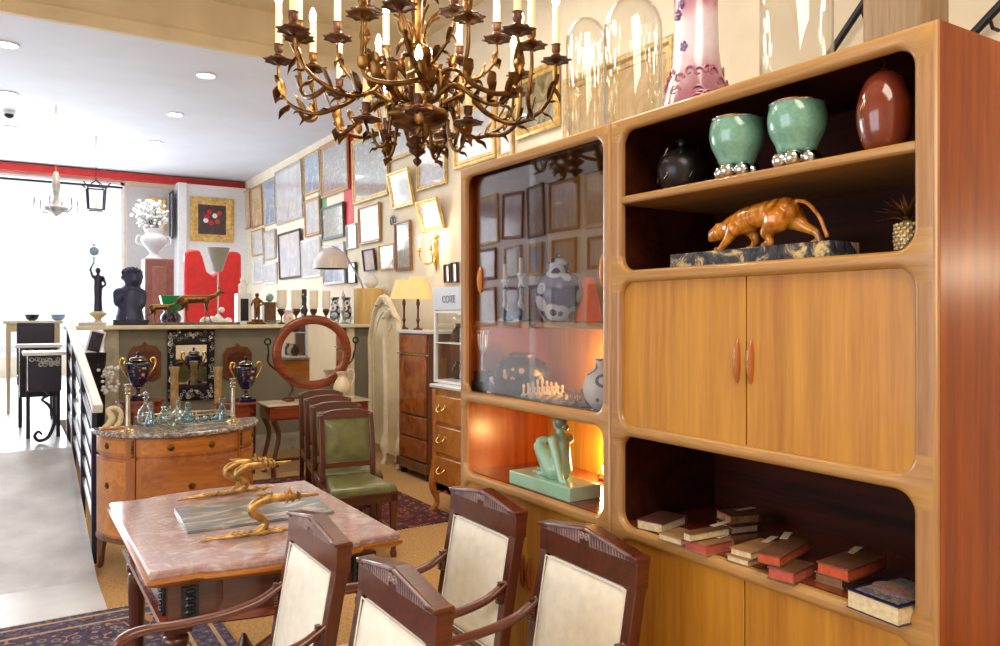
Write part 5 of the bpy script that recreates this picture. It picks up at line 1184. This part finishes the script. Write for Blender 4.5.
part('glass_pane', MB().box((-av+.008, -wv+.03, .02), (-av+.012, wv-.03, H-.2)).box((-av+.03, wv-.012, .02), (av-.03, wv-.008, H-.2)), M['glass'], t, smooth=0)
part('back_board', MB().box((av-.01, -wv+.02, .02), (av-.002, wv-.02, H-.2)), M['walnut_d'], t)
hd = part('header_board', MB().box((-av-.004, -wv, H-.185), (av, wv, H)), mat('grey_blue_board', (196, 202, 214), .4, var=.02), t, bevel=.003)
fc = bpy.data.curves.new('header_lettering', 'FONT'); fc.body = 'COTE'; fc.size = .085; fc.extrude = .002; fc.align_x = 'CENTER'
fo = bpy.data.objects.new('header_lettering', fc); COL.objects.link(fo); fo.parent = hd; fo.location = (-av-.006, -.02, H-.125); fo.rotation_euler = (pi/2, 0, -pi/2); fc.materials.append(mat('grey_lettering', (120, 120, 128), .5))
bpy.context.view_layer.update(); fm = bpy.data.meshes.new_from_object(fo.evaluated_get(bpy.context.evaluated_depsgraph_get())); lo_ = link('lettering', fm, hd); lo_.location = fo.location; lo_.rotation_euler = fo.rotation_euler; bpy.data.objects.remove(fo)
rnd = random.Random(9)
for k in range(6):
    zz = zv0+(.0225 if k < 3 else H*.42+.0045); y = (ya2+yb2)/2+.17-.15*(k % 3)
    o = part('pottery_jar', MB().lathe(cm([(.03, 0), (.05, .03), (.055, .08), (.03, .12), (.02, .14), (.028, .155)], 3), 16), (M['bronze_d'], M['paper'], M['walnut_d'])[k % 3], loc=(XV+av+.02, y, zz))
    tag(o, '%s jar on the %s shelf of the white glass cabinet' % (('brown', 'cream', 'dark')[k % 3], 'lower' if k < 3 else 'upper'), 'jar', 'jars inside the white glass cabinet')

# ================================================================ railing beside the ramp
XR = .5
def rz_(y): return 1.04+(y-5.63)*(1.545-1.04)/(8.1-5.63)
t = thing('ramp_railing', 'dark railing with a pale handrail running up beside the ramp', 'railing', (XR, 5.63, 0))
def rl(y, z): return (0, y-5.63, z)
part('handrail', MB().beam(rl(5.58, rz_(5.58)-.03), rl(8.1, rz_(8.1)-.03), .06, .055), mat('pale_handrail', (206, 202, 196), .3, var=.04), t, bevel=.005)
fz = lambda y: 0 if y < 5.3 else min(MZ, (y-5.28)/(7.4-5.28)*MZ)
for y in (5.66, 6.5, 7.4, 8.06): part('post', MB().box((-.03, y-5.63-.03, 0), (.0, y-5.63+.03, rz_(y)-.05)), M['navy'], t, bevel=.003)
for k in range(5):
    dz = .2+k*.155; part('bar', MB().beam((-.012, .03, rz_(5.66)-dz), (-.012, 8.06-5.63, rz_(8.06)-dz), .02, .032), M['navy'], t, bevel=.002)
    part('bar_highlight', MB().beam((-.012, .03, rz_(5.66)-dz+.0185), (-.012, 8.06-5.63, rz_(8.06)-dz+.0185), .02, .005), M['steel'], t)  # pale strip stands for the bright highlight along each bar

# ================================================================ far left furniture on the upper level
def console(label, u0, u1, v, Y, dep, top, body, scroll=True, bh=.34):
    p0, p1 = at(u0, v, Y=Y), at(u1, v, Y=Y); zt_ = p0.z-MZ; w = (p1.x-p0.x)/2
    t = thing('iron_console', label, 'console table', ((p0.x+p1.x)/2, Y+dep/2, MZ), 0, 'dark consoles with pale tops on the upper level'); d = dep/2
    part('tabletop', MB().box((-w-.015, -d, zt_-.03), (w+.015, d, zt_)), top, t, bevel=.004)
    part('cabinet_body', MB().box((-w+.02, -d+.03, zt_-bh), (w-.02, d-.02, zt_-.03)), body, t, bevel=.004)
    b = MB(); rnd = random.Random(2)
    for k in range(24): b.torus((rnd.uniform(-w+.04, w-.04), -d+.026, zt_-.06-rnd.random()*.05), .016, .004, 8, 4, M=R3(pi/2))
    q = part('pierced_band', b, M['steel'], t); q['kind'] = 'stuff'
    for s in (-1, 1):
        part('leg', MB().box((s*(w-.03)-.016, d-.06, 0), (s*(w-.03)+.016, d-.02, zt_-.03)), M['iron'], t)
        x = .0; sc = zt_-bh
        if scroll and s > 0: part('scroll_leg', MB().stube([(x-s*.02, -d+.05, sc+.02, .012), (x+s*.03, -d+.04, sc-.03, .013), (x-s*.02, -d+.04, sc-.07, .012), (x+s*.03, -d+.03, sc*.72, .014), (x+s*.075, -d+.03, sc*.45, .015), (x+s*.03, -d+.03, sc*.12, .015), (x-s*.04, -d+.03, .02, .014), (x-s*.075, -d+.03, .06, .013), (x-s*.05, -d+.03, .1, .011), (x-s*.02, -d+.03, .07, .008)], 5, 8), M['iron'], t)
    return t
console('nearest dark console with scrolling iron legs beside the railing', 25, 64.5, 352.5, 7.75, .4, M['palestone'], M['navy'])
console('second dark console with a pale top, behind the scroll-legged one', 17, 60, 345, 8.6, .4, M['palestone'], M['black'], False, .5)
p0, p1 = at(3, 321, Y=10.2), at(63, 321, Y=10.2)
t = thing('long_table', 'tall pale wooden table at the far left in front of the window', 'table', ((p0.x+p1.x)/2, 10.4, MZ)); w = (p1.x-p0.x)/2; h = p0.z-MZ
part('tabletop', MB().box((-w, -.2, h-.03), (w, .2, h)), M['cream'], t, bevel=.003)
part('apron', MB().box((-w+.03, -.17, h-.12), (w-.03, .17, h-.03)), M['paper'], t)
for s in (-1, 1):
    for q in (-1, 1): part('leg', MB().stube([(s*(w-.05), q*.15, h-.1, .025), (s*(w-.05), q*.15, .0, .018)], 2, 8), M['paper'], t)
p0, p1 = at(17, 322, Y=9.5), at(56, 322, Y=9.5)
t = thing('dark_screen', 'dark upholstered high-backed bench below the long table top', 'bench', ((p0.x+p1.x)/2, 9.65, MZ)); w = (p1.x-p0.x)/2; h = p0.z-MZ-.01
part('backrest', MB().box((-w, .1, .35), (w, .16, h)), M['navy'], t, bevel=.015); part('seat', MB().box((-w, -.16, .38), (w, .1, .47)), M['navy'], t, bevel=.015)
for s in (-1, 1):
    for y in (-.13, .13): part('leg', MB().cb((s*(w-.03), y, .19), (.035, .035, .38)), M['iron'], t)
# things in the gap between railing and parapet post
p = at(96, 353, Y=8.7)
t = thing('black_planter', 'black pot holding white flowers between the railing and the grey post', 'planter', (p.x-.02, 8.75, 0)); h = p.z
part('pot', MB().lathe([(.09, 0), (.1, .02), (.11, h*.9), (.12, h), (.1, h), (.09, h-.05), (0, h-.05)], 16), M['iron'], t)
b = MB(); rnd = random.Random(4)
for k in range(60): a = rnd.random()*6.28; r = rnd.random()*.1; b.sph((.12+r*cos(a), -.1+r*sin(a), h-.14-rnd.random()*.26), .018, 6)
part('blossom', b, M['porcelain'], t)['kind'] = 'stuff'
b = MB()
for k in range(7): b.tube([(0, 0, h-.05), (.13*cos(k), .1*sin(k)-.02, h-.12-.02*k+.1)], .004, 5)
part('stem', b, M['green'] if 'green' in M else FR['green'], t)
p = at(96, 342, Y=9.0)
t = thing('blue_picture', 'small leaning blue picture in a white frame between railing and post', 'picture', (p.x, 9.05, p.z), rot=(0, .25, 0)); t_w = 7*tt(96, Y=9)
part('frame', MB().box((-t_w, -.01, -.12), (t_w, .012, .12)), M['white'], t, bevel=.002); part('canvas', MB().box((-t_w+.015, -.012, -.1), (t_w-.015, -.009, .1)), M['cobalt'], t); part('easel_leg', MB().tube([(0, .015, .05), (-.03, .03, -p.z+0.02 if False else -(p.z)+.01)], .012), M['iron'], t)

# ================================================================ on the cream counter of the parapet
zq = zt+.001; YC = 9.36
def ctr(u, Y=YC): p = at(u, 320, Y=Y); return (p.x, Y, zq)
K = tt(190, Y=YC)
# bust of a child
t = thing('child_bust', 'dark bronze bust of a child standing at the left of the counter', 'bust', ctr(130))
b = MB(); C = lambda a, r1, q, r2: b.cap(a, r1, q, r2)
C((0, 0, .05), .15, (0, 0, .2), .12); C((0, 0, .2), .125, (0, 0, .33), .115); C((-.1, 0, .35), .06, (.1, 0, .35), .06); C((-.12, 0, .34), .055, (-.13, -.04, .24), .04); C((.12, 0, .34), .055, (.11, -.05, .22), .045)
C((-.13, -.04, .24), .036, (-.1, -.1, .3), .03); C((0, 0, .36), .05, (.01, -.01, .44), .045); b.sph((.03, -.01, .5), (.1, .1, .105), 16); b.sph((.02, -.105, .48), .02, 8); b.sph((.1, .0, .52), .02, 8); b.sph((-.08, 0, .52), .02, 8)
part('figure_body', b, mat('blue_black_bronze', (58, 60, 92), .4, .3, .1), t, remesh=.014, smo=6)
b = MB().sph((.025, .02, .535), (.115, .11, .09), 16)
for k in range(26): a = k*2.4; r = .1*math.sqrt(k/26); b.sph((.025+r*cos(a), .02+r*sin(a), .53+.09*math.sqrt(max(0, 1-(r/.11)**2))), .022, 8)
part('hair', b, mat('bronze_curls', (50, 52, 82), .4, .3, .1), t)
part('base', MB().cb((0, 0, .03), (.36, .26, .06)), M['navy'], t, bevel=.008); part('name_plate', MB().cb((-.02, -.131, .075), (.06, .004, .02)), M['white'], t)
# deer group
def deer(label, name, u, Y, s, flip, z0, stand):
    p = at(u, 320, Y=Y); t = thing(name, label, 'sculpture', (p.x, Y, zq+z0), 0); t.scale = (s*flip, s, s); b = MB(); C = lambda a, r1, q, r2: b.cap(a, r1, q, r2)
    C((-.16, 0, .31), .07, (0, 0, .32), .062); C((0, 0, .32), .062, (.14, 0, .325), .058); C((.16, 0, .33), .045, (.27, 0, .38), .03); C((.27, 0, .38), .028, (.33, 0, .43), .022)
    C((.33, 0, .43), .03, (.385, 0, .41), .016); C((.32, .02, .45), .01, (.31, .035, .49), .012); C((.32, -.02, .45), .01, (.31, -.035, .49), .012); C((-.22, 0, .33), .016, (-.25, 0, .28), .008)
    for (x, y, k) in ((-.17, .03, -.06), (-.15, -.03, .05)):
        C((x, y, .28), .05, (x+k*.3+.01, y, .19), .024); C((x+k*.3+.01, y, .19), .022, (x+k-.04, y, .14), .013); C((x+k-.04, y, .14), .012, (x+k-.02, y, .01), .009); C((x+k-.02, y, .008), .011, (x+k+.01, y, .008), .009)
    for (x, y, k) in ((.13, .03, .07), (.14, -.03, -.03)):
        C((x, y, .3), .035, (x+k*.4, y, .18), .016); C((x+k*.4, y, .18), .014, (x+k*.8, y, .1), .011); C((x+k*.8, y, .1), .011, (x+k, y, .01), .009); C((x+k, y, .008), .011, (x+k+.025, y, .008), .009)
    part('deer_body', b, M['bronze_d'] if s > .8 else M['bronze'], t, remesh=.008, smo=4); return t
p0, p1 = at(147, 322, Y=YC-.13), at(236, 322, Y=YC-.13)
t = tag(part('sculpture_base', MB().prism([(x, y) for x, y in [(-.48, -.07), (-.3, -.085), (.4, -.08), (.5, -.04), (.48, .07), (.1, .085), (-.45, .08)]], 0, .028), mat('mottled_stone', (104, 92, 80), .6, var=.3, scale=20), bevel=.006, loc=((p0.x+p1.x)/2, YC-.17, zq)), 'long flat mottled stone base under the two bronze deer', 'sculpture base')
deer('large bronze doe with head raised, on the stone base', 'bronze_deer', 196, YC-.2, .8, 1, .029, 0)
deer('small bronze fawn behind the doe, at the left of the stone base', 'bronze_fawn', 161, YC-.13, .52, 1, .029, 0)
k_ = ctr(171, YC+.16)
t = thing('green_box', 'green tapered box on dark legs behind the bronze fawn', 'box', k_)
part('box_body', MB().prism([(-.08, -.05), (.08, -.05), (.08, .05), (-.08, .05)], .16, .33, top=[(-.12, -.07), (.12, -.07), (.12, .07), (-.12, .07)]), mat('emerald_enamel', (24, 140, 84), .3, var=.05), t, bevel=.006)
part('box_base', MB().lathe(cm([(.07, 0), (.1, .03), (.11, .09), (.07, .15), (.06, .161)], 3), 16), M['cobalt'], t, bevel=.004)
t = thing('shell_ornament', 'white rocky coral lump in front of the red chair back', 'ornament', ctr(217, YC+.02)); b = MB(); rnd = random.Random(8)
for k in range(16): x = rnd.uniform(-.15, .15); b.sph((x, rnd.uniform(-.05, .05)+.03, .03+rnd.random()*.08*(1-abs(x)/.17)), rnd.uniform(.03, .05), 8)
b.sph((.06, .03, .17), .035); part('coral_body', b, M['porcelain'], t, remesh=.01, smo=2)
# small things at the left of the counter
for u, nm, m in ((32, 'dark blue bowl on the far left table', 0), (58, 'pale blue bowl on the long table right of the dark one', 1)):
    p = at(u, 319, Y=10.3); t = tag(part('small_bowl', MB().lathe([(.03, 0), (.06, .02), (.075, .07), (.068, .07), (.05, .025), (0, .02)], 18), (M['cobalt'], mat('pale_blue_glaze', (150, 180, 220), .3))[m], loc=(p.x, 10.3, at(3, 321, Y=10.2).z+.001)), nm, 'bowl')
p = ctr(92, YC-.08)
t = tag(part('flat_case', MB().box((-.13, -.08, 0), (.13, .08, .035)), M['steel'], bevel=.006, loc=p), 'flat grey case lying on the counter below the statue', 'case')
# standing statue with a globe
t = thing('torch_statue', 'slender blue-black statue of a woman holding up a pale blue globe', 'statue', ctr(98, YC+.12)); b = MB()
part('pedestal', MB().lathe(cm([(.08, 0), (.075, .02), (.03, .05), (.04, .08), (.085, .12), (.06, .14), (.05, .15)], 3), 20), M['paper'], t)
C = lambda a, r1, q, r2: b.cap(a, r1, q, r2)
C((0, 0, .16), .045, (0, 0, .3), .038); C((0, 0, .3), .04, (0, 0, .42), .045); C((0, 0, .42), .036, (0, 0, .5), .042); C((-.045, 0, .52), .018, (.045, 0, .52), .018); C((0, 0, .53), .016, (0, 0, .56), .015); b.sph((0, 0, .59), (.028, .032, .036))
C((-.05, 0, .52), .015, (-.075, 0, .6), .012); C((-.075, 0, .6), .012, (-.04, 0, .68), .01); C((.05, 0, .52), .015, (.075, 0, .44), .012); C((.075, 0, .44), .012, (.03, -.03, .4), .01)
part('figure_body', b, M['navy'], t, remesh=.009, smo=4)
part('globe', MB().tube([(-.04, 0, .66), (-.04, 0, .74)], .008).sph((-.04, 0, .8), .05, 16).lathe([(.03, .85), (.012, .87), (0, .89)], 12, c=(-.04, 0, 0)), mat('pale_blue_glass_globe', (140, 180, 206), .2, var=.05, coat=.5), t)
# right part of the counter
t = thing('white_figure', 'small white porcelain figure on a white plinth with a dark niche', 'figurine', ctr(243, YC)); 
pl_ = part('plinth', MB().box((-.08, -.07, 0), (.08, .07, .36)), M['porcelain'], t, bevel=.004); part('niche', MB().box((-.045, -.074, .04), (.045, -.068, .3)), M['black'], pl_)
b = MB().cap((0, 0, .38), .05, (0, 0, .46), .04).sph((0, 0, .52), .034).cap((-.04, 0, .46), .015, (-.05, -.03, .4), .012).cap((.04, 0, .46), .015, (.06, -.02, .5), .012); part('figure_body', b, M['porcelain'], t, remesh=.008, smo=3)
t = thing('bronze_figure', 'small bronze standing figure on a broad dark base', 'figurine', ctr(257, YC-.1))
part('base', MB().box((-.11, -.07, 0), (.09, .07, .03)).box((-.05, -.05, .03), (.05, .05, .06)), M['bronze'], t, bevel=.005)
b = MB(); C = lambda a, r1, q, r2: b.cap(a, r1, q, r2)
C((-.02, 0, .07), .014, (-.015, 0, .16), .018); C((.02, 0, .07), .014, (.02, 0, .16), .018); C((0, 0, .18), .035, (0, 0, .28), .04); C((0, 0, .3), .015, (0, 0, .32), .015); b.sph((0, 0, .345), .026); C((-.045, 0, .28), .014, (-.07, -.02, .22), .012); C((.045, 0, .28), .014, (.075, -.02, .24), .012); C((.07, -.02, .24), .01, (.02, -.05, .22), .01)
part('figure_body', b, M['bronze'], t, remesh=.007, smo=3)
t = tag(part('brown_box', MB().box((-.07, -.06, 0), (.07, .06, .265)), M['cover_b'], bevel=.015, loc=ctr(269, YC)), 'upright reddish brown box between the bronze figure and glass lamps', 'box')
c = ctr(269.5, YC); t = tag(part('glass_ball', MB().sph((0, 0, .0505), .05, 18), mat('green_glass_ball', (130, 170, 150), .15, var=.1, coat=.6), loc=(c[0], c[1], zq+.266)), 'pale green glass ball resting on the brown box', 'ball')
lampm = mat('frosted_glass_shade', (226, 218, 204), .5, var=.02, emit=(255, 240, 214), es=.12); first = None
for k, (u, r) in enumerate(((281.5, 6.4), (296, 6.8), (313.5, 6), (326, 5.4))):
    lab = ('leftmost of the four frosted glass lamps on the counter', 'second frosted glass lamp from the left on the counter', 'third frosted glass lamp from the left, above the oval mirror', 'rightmost frosted glass lamp on the counter')[k]
    if first: dup(first, ctr(u, YC-.02), 0, lab, scale=(r/6.4, r/6.4, 1)); continue
    first = t = thing('oil_lamp', lab, 'lamp', ctr(u, YC-.02), 0, 'frosted glass lamps on the counter')
    part('base', MB().lathe(cm([(.045, 0), (.04, .015), (.012, .03), (.01, .09), (.03, .12), (.045, .15), (.05, .17), (.03, .19)], 3), 18), M['bronze_d'], t)
    part('lamp_shade', MB().lathe(cm([(.045, .185), (.058, .21), (.066, .27), (.062, .34), (.066, .41)], 3)+cm([(.062, .41), (.058, .34), (.062, .27), (.054, .21)], 3), 20), lampm, t)
t = tag(part('patterned_pillar', MB().lathe(cm([(.05, 0), (.03, .04), (.035, .12), (.05, .17), (.032, .22), (.035, .4), (.03, .43)], 3), 16), M['blue_w'] if 'blue_w' in M else pattern('dark_floral_glaze', [(0, (220, 220, 214)), (.3, (60, 70, 60)), (.5, (30, 34, 40))], 24), loc=ctr(304, YC+.16)), 'dark patterned vase between the second and third glass lamps', 'vase')
t = tag(part('tulip_vase', MB().lathe(cm([(.03, 0), (.05, .02), (.06, .07), (.045, .12), (.058, .16), (.05, .16), (.03, .08), (0, .05)], 3), 18, wav=lambda a, z: .08*cos(a*5)*z/.16), pattern('orange_white_glass', [(.3, (214, 130, 80)), (.5, (240, 236, 230)), (.8, (245, 245, 245))], 7, 'noise'), loc=ctr(288.5, YC-.19)), 'small white and orange tulip vase in front of the glass lamps', 'vase')
t = tag(part('crystal_dish', MB().lathe([(.05, 0), (.11, .03), (.12, .05), (.1, .045), (0, .02)], 20, wav=lambda a, z: .06*cos(a*9)), M['crystal'], loc=ctr(271.5, YC-.19)), 'low cut glass dish on the counter edge before the lamps', 'dish')
t = tag(part('black_pot', MB().lathe(cm([(.02, 0), (.04, .02), (.045, .05), (.025, .08), (.02, .09), (0, .09)], 3), 16), M['black'], loc=ctr(325, YC-.16)), 'tiny round black pot under the rightmost glass lamp', 'pot')
for u, nm in ((335, 'left'), (346.5, 'right')):
    t = tag(part('delft_vase', MB().lathe(cm([(.045, 0), (.055, .05), (.068, .16), (.05, .24), (.04, .28), (.055, .33), (.04, .33)], 3), 20), bw, loc=ctr(u, YC+.1)), '%s of the two blue and white vases beside the wooden stump' % nm, 'vase', 'blue and white vases on the counter')
t = tag(part('metal_candlestick', MB().lathe(cm([(.05, 0), (.02, .03), (.015, .12), (.03, .16), (.012, .2), (.014, .3), (.03, .34), (.015, .38), (.0, .44)], 3), 14), M['steel'], loc=ctr(343, YC-.08)), 'tall spiky grey candlestick between the blue and white vases', 'candlestick')
for u, s in ((335, 1), (348, .9)):
    t = tag(part('crystal_bowl', MB().lathe([(.035, 0), (.06, .06*s), (.065, .1*s), (.055, .1*s), (.04, .02), (0, .015)], 16, wav=lambda a, z: .05*cos(a*8)), M['crystal'], loc=ctr(u, YC-.19)), '%s cut glass bowl on the counter near the wooden stump' % ('left' if s == 1 else 'right'), 'bowl', 'cut glass bowls by the stump')
YQ = 9.25; t = thing('wood_stump', 'pale yellow wooden stump with a flat top at the end of the counter', 'stump', ctr(368.5, YQ)); r = 15.5*tt(368, Y=YQ)*.95; h = 35*tt(368, Y=YQ)
part('stump_body', MB().lathe([(r*.95, 0), (r, .02), (r*.98, h*.5), (r*1.02, h-.01), (r*.98, h), (0, h)], 24, wav=lambda a, z: .03*cos(a*3)+.012*cos(a*11)), wood('yellow_stump_wood', (230, 196, 128), (206, 162, 90), .6, 'z', 6, .1), t)
c = ctr(371, YQ); t = tag(part('glass_globe', MB().lathe(cm([(.03, 0), (.08, .05), (.09, .1), (.06, .16), (.03, .18)], 3), 20), M['porcelain'], loc=(c[0], c[1], zq+h+.001)), 'white round glass vase on top of the wooden stump', 'vase')
# arc lamp
YL = 9.65
S0 = at(331, 254, Y=YL); S1 = at(364, 292, Y=YL)
t = thing('arc_lamp', 'arched floor lamp with a milky dome shade and curved steel stem', 'lamp', (S1.x-.05, YL, MZ)); ox = S1.x-.05
kk = tt(331, Y=YL); rs = 17.5*kk
part('lamp_shade', MB().lathe([(rs, -.19), (rs*1.0, -.13), (rs*.93, -.06), (rs*.75, .01), (rs*.45, .06), (rs*.15, .075), (0, .076), (0, .07), (rs*.4, .05), (rs*.7, 0), (rs*.88, -.06), (rs*.95, -.13), (rs*.96, -.19)], 32, c=(S0.x-ox, 0, S0.z-MZ)), mat('milky_shade', (216, 206, 200), .25, var=.02, coat=.3), t, label='milky white dome shade')
part('arc_stem', MB().stube([(0, 0, .05, .012), (0, 0, S1.z-MZ-.4, .012), (S1.x-ox, 0, S1.z-MZ, .012), (at(352, 268, Y=YL).x-ox, 0, at(352, 266, Y=YL).z-MZ, .012), (at(342, 252, Y=YL).x-ox, 0, at(342, 252, Y=YL).z-MZ, .011), (S0.x-ox+.03, 0, at(335, 246.5, Y=YL).z-MZ, .01), (S0.x-ox, 0, S0.z-MZ+.08, .009)], 6, 10), M['steel'], t)
part('base', MB().lathe([(.13, 0), (.13, .05), (.12, .055), (0, .055)], 24), M['palestone'], t)

# ================================================================ beyond the counter
def wall_pic(label, u0, u1, v0, v1, Y, fw, fk, cm_, **k):
    a = at(u0, v0, Y=Y); b_ = at(u1, v1, Y=Y); return picture(label, ((a.x+b_.x)/2, Y-.002, (a.z+b_.z)/2), b_.x-a.x, a.z-b_.z, fw, fk, 'pale', rz=0, group=None, cmat=cm_, **k) if False else _wp(label, a, b_, Y, fw, fk, cm_)
def _wp(label, a, b_, Y, fw, fk, cm_):
    t = picture(label, ((a.x+b_.x)/2, Y-.002, (a.z+b_.z)/2), b_.x-a.x, a.z-b_.z, fw, fk, 'pale', rz=0, cmat=cm_)
    if 'group' in t: del t['group']
    return t
dk = pattern('dark_still_life', [(.3, (52, 36, 44)), (.6, (84, 60, 60)), (.8, (110, 90, 80))], 3, 'noise')
t = wall_pic('gilt framed dark still life of flowers above the red chair', 190, 233.5, 196, 243, YF-.3, .15, 'brightgold', dk)
b = MB(); rnd = random.Random(6); cols = (M['redpaint'], M['porcelain'], M['coral'])
cv = [c for c in t.children if c.name.startswith('canvas')][0]
for j, (x, z) in enumerate(((-.1, .05), (.05, .08), (.1, -.03), (-.02, -.06), (-.12, -.02), (.14, .14), (-.05, .15))):
    b = MB()
    for q in range(6): a = q*pi/3; b.sph((x+.028*cos(a), -.016, z+.028*sin(a)), (.024, .003, .024), 8)
    part('painted_flower', b, cols[j % 3], cv)
wall_pic('gilt framed pale picture in the grey alcove behind the white flowers', 146, 166, 197, 232, YF-.03, .09, 'brightgold', CV['pale'])
p = at(186, 210, Y=YF-.6); p2 = at(174, 210, Y=YF-.35)
t = picture('tall narrow pale blue picture on the side of the white pier', (p0_x := (p2.x+.0), YF-.2, at(181, 215, Y=YF-.3).z), .34, .9, .03, 'dark', 'blue', rz=-pi/2)
del t['group']
# brown cabinet with urn of white flowers
a, b_ = at(145, 258, Y=12.6), at(174, 258, Y=12.6)
t = thing('brown_cabinet', 'tall pinkish brown cabinet with a raised panel, carrying the flower urn', 'cabinet', ((a.x+b_.x)/2, 12.8, MZ)); w = (b_.x-a.x)/2; h = a.z-MZ
part('body', MB().box((-w, -.2, 0), (w, .2, h)), mat('pinkish_brown_wood', (134, 84, 78), .4, var=.08), t, bevel=.02)
part('door', MB().box((-w+.1, -.22, .2), (w-.1, -.2, h-.12)), mat('pinkish_brown_panel', (146, 92, 84), .35, var=.08), t, bevel=.02)
kk = tt(155, Y=12.75)
t = thing('stone_urn', 'pale stone urn on the brown cabinet, holding the white flowers', 'urn', (at(154, 250, Y=12.75).x, 12.75, MZ+h+.001))
part('urn_body', MB().lathe(cm([(.12, 0), (.1, .03), (.05, .08), (.08, .13), (.17, .24), (.18, .32), (.12, .38), (.14, .45), (.1, .45)], 3), 20), M['palestone'], t)
for s in (-1, 1): part('handle', MB().stube([(s*.16, 0, .2, .014), (s*.24, 0, .24, .014), (s*.22, 0, .34, .014), (s*.15, 0, .33, .012)], 4, 6), M['palestone'], t)
c = (at(150, 215, Y=12.75).x, 12.75, at(150, 214, Y=12.75).z)
t = thing('flower_arrangement', 'large loose bunch of white blossom standing in the stone urn', 'flowers', (at(154, 250, Y=12.75).x, 12.75, MZ+h+.44)); dx = c[0]-t.location.x; dz = c[2]-t.location.z
b = MB(); sb = MB(); rnd = random.Random(12)
for k in range(230):
    v = Vector((rnd.gauss(0, 1), rnd.gauss(0, 1), rnd.gauss(0, 1))).normalized()*rnd.uniform(.3, 1); q = (dx+v.x*.27, v.y*.2, dz+v.z*.26); b.sph(q, (.028, .028, .022), 5)
    if k % 8 == 0: sb.tube([(0, 0, -.05), (q[0]*.5, q[1]*.5, q[2]*.6), q], .005, 4)
part('blossom', b, M['porcelain'], t)['kind'] = 'stuff'; part('stem', sb, FR['green'], t)['kind'] = 'stuff'
# red padded chair back and grey goblet lamp in front of it
a, b_ = at(186, 249, Y=12.2), at(243, 249, Y=12.2)
t = thing('red_armchair', 'tall bright red padded armchair back below the flower painting', 'armchair', ((a.x+b_.x)/2, 12.4, MZ)); w = (b_.x-a.x)/2; h = a.z-MZ
red = mat('bright_red_leather', (214, 34, 38), .35, var=.05, coat=.2)
u_ = lambda: [(-w, .3), (w, .3), (w, h-.05), (w-.05, h), (w-.2, h), (.14, h-.12), (.05, h-.32), (-.02, h-.38), (-.1, h-.32), (-.16, h-.1), (-.2, h), (-w+.06, h), (-w, h-.05)]
part('backrest', MB().prism(u_(), -.02, .12, M=XZY), red, t, bevel=.03)
part('seat', MB().box((-w+.02, -.55, .3), (w-.02, -.1, .5)), red, t, bevel=.04)
for s in (-1, 1):
    for y in (-.5, -.02): part('leg', MB().cb((s*(w-.08), y, .15), (.05, .05, .3)), M['iron'], t)
p = at(218, 250, Y=11.2)
t = thing('goblet_lamp', 'grey goblet shaped floor lamp on a thin pole before the red chair', 'lamp', (p.x, 11.2, MZ)); kk = tt(218, Y=11.2); zt2 = at(218, 248, Y=11.2).z-MZ; zb2 = at(218, 272, Y=11.2).z-MZ
part('lamp_shade', MB().lathe(cm([(.02, zb2), (.06, zb2+.02), (.09, zb2+.12), (11.5*kk, zt2)], 4)+[(11.5*kk-.01, zt2), (.07, zb2+.1), (0, zb2+.04)], 24), mat('warm_grey_shade', (150, 146, 132), .5, var=.03), t)
part('pole', MB().tube([(0, 0, .02), (0, 0, zb2+.01)], .012), M['steel'], t); part('base', MB().lathe([(.15, 0), (.15, .02), (.02, .035), (0, .035)], 24), M['steel'], t)
# hanging lantern and small chandelier by the window
p = at(96, 188, Y=13.2); kk = tt(96, Y=13.2); zc_ = ZC-p.z
t = thing('hanging_lantern', 'square black metal lantern hanging before the shop window', 'lantern', p); b = MB(); w = 8*kk; h = 22*kk
for s in (-1, 1):
    for q in (-1, 1): b.tube([(s*w, q*w, 0), (s*w*.85, q*w*.85, -h)], .012, 6); b.stube([(s*w, q*w, 0, .01), (s*w*1.5, q*w*1.5, .06, .01), (s*w*1.1, q*w*1.1, .02, .006)], 4, 5)
for z, f in ((0, 1), (-h, .85)):
    for s in (-1, 1): b.tube([(-w*f, s*w*f, z), (w*f, s*w*f, z)], .012, 6).tube([(s*w*f, -w*f, z), (s*w*f, w*f, z)], .012, 6)
part('cage', b, M['iron'], t); part('chain', MB().tube([(0, 0, .1), (0, 0, zc_)], .006).tube([(-w, -w, 0), (0, 0, .12), (w, w, 0)], .008).tube([(w, -w, 0), (0, 0, .12), (-w, w, 0)], .008), M['iron'], t)
part('candle_tube', MB().lathe([(.02, -h), (.02, -h*.5), (0, -h*.5)], 10), M['candle'], t)
p = at(56, 212, Y=11.6); kk = tt(56, Y=11.6); zc_ = ZC-p.z
t = thing('small_chandelier', 'small glass and metal chandelier hanging before the bright window', 'chandelier', p)
part('shaft', MB().lathe(cm([(0, -.06), (.04, -.03), (.12, .02), (.14, .06), (.06, .09), (.03, .2), (.05, .35), (.03, .5), (.02, .52)], 3), 16), mat('dull_crystal', (170, 166, 158), .3, .2, .2), t); part('chain', MB().tube([(0, 0, .5), (0, 0, zc_)], .006), M['brass'], t)
for k in range(6):
    a = k*pi/3+.2; part('arm', MB().stube([(.1*cos(a), .1*sin(a), .04, .008), (.17*cos(a), .17*sin(a), -.01, .008), (.25*cos(a), .25*sin(a), .04, .008), (.25*cos(a), .25*sin(a), .08, .006)], 4, 6).lathe([(.01, .08), (.03, .09), (.01, .1), (.008, .17), (0, .17)], 8, c=(.25*cos(a), .25*sin(a), 0)), M['steel'], t)
bpy.context.view_layer.update()
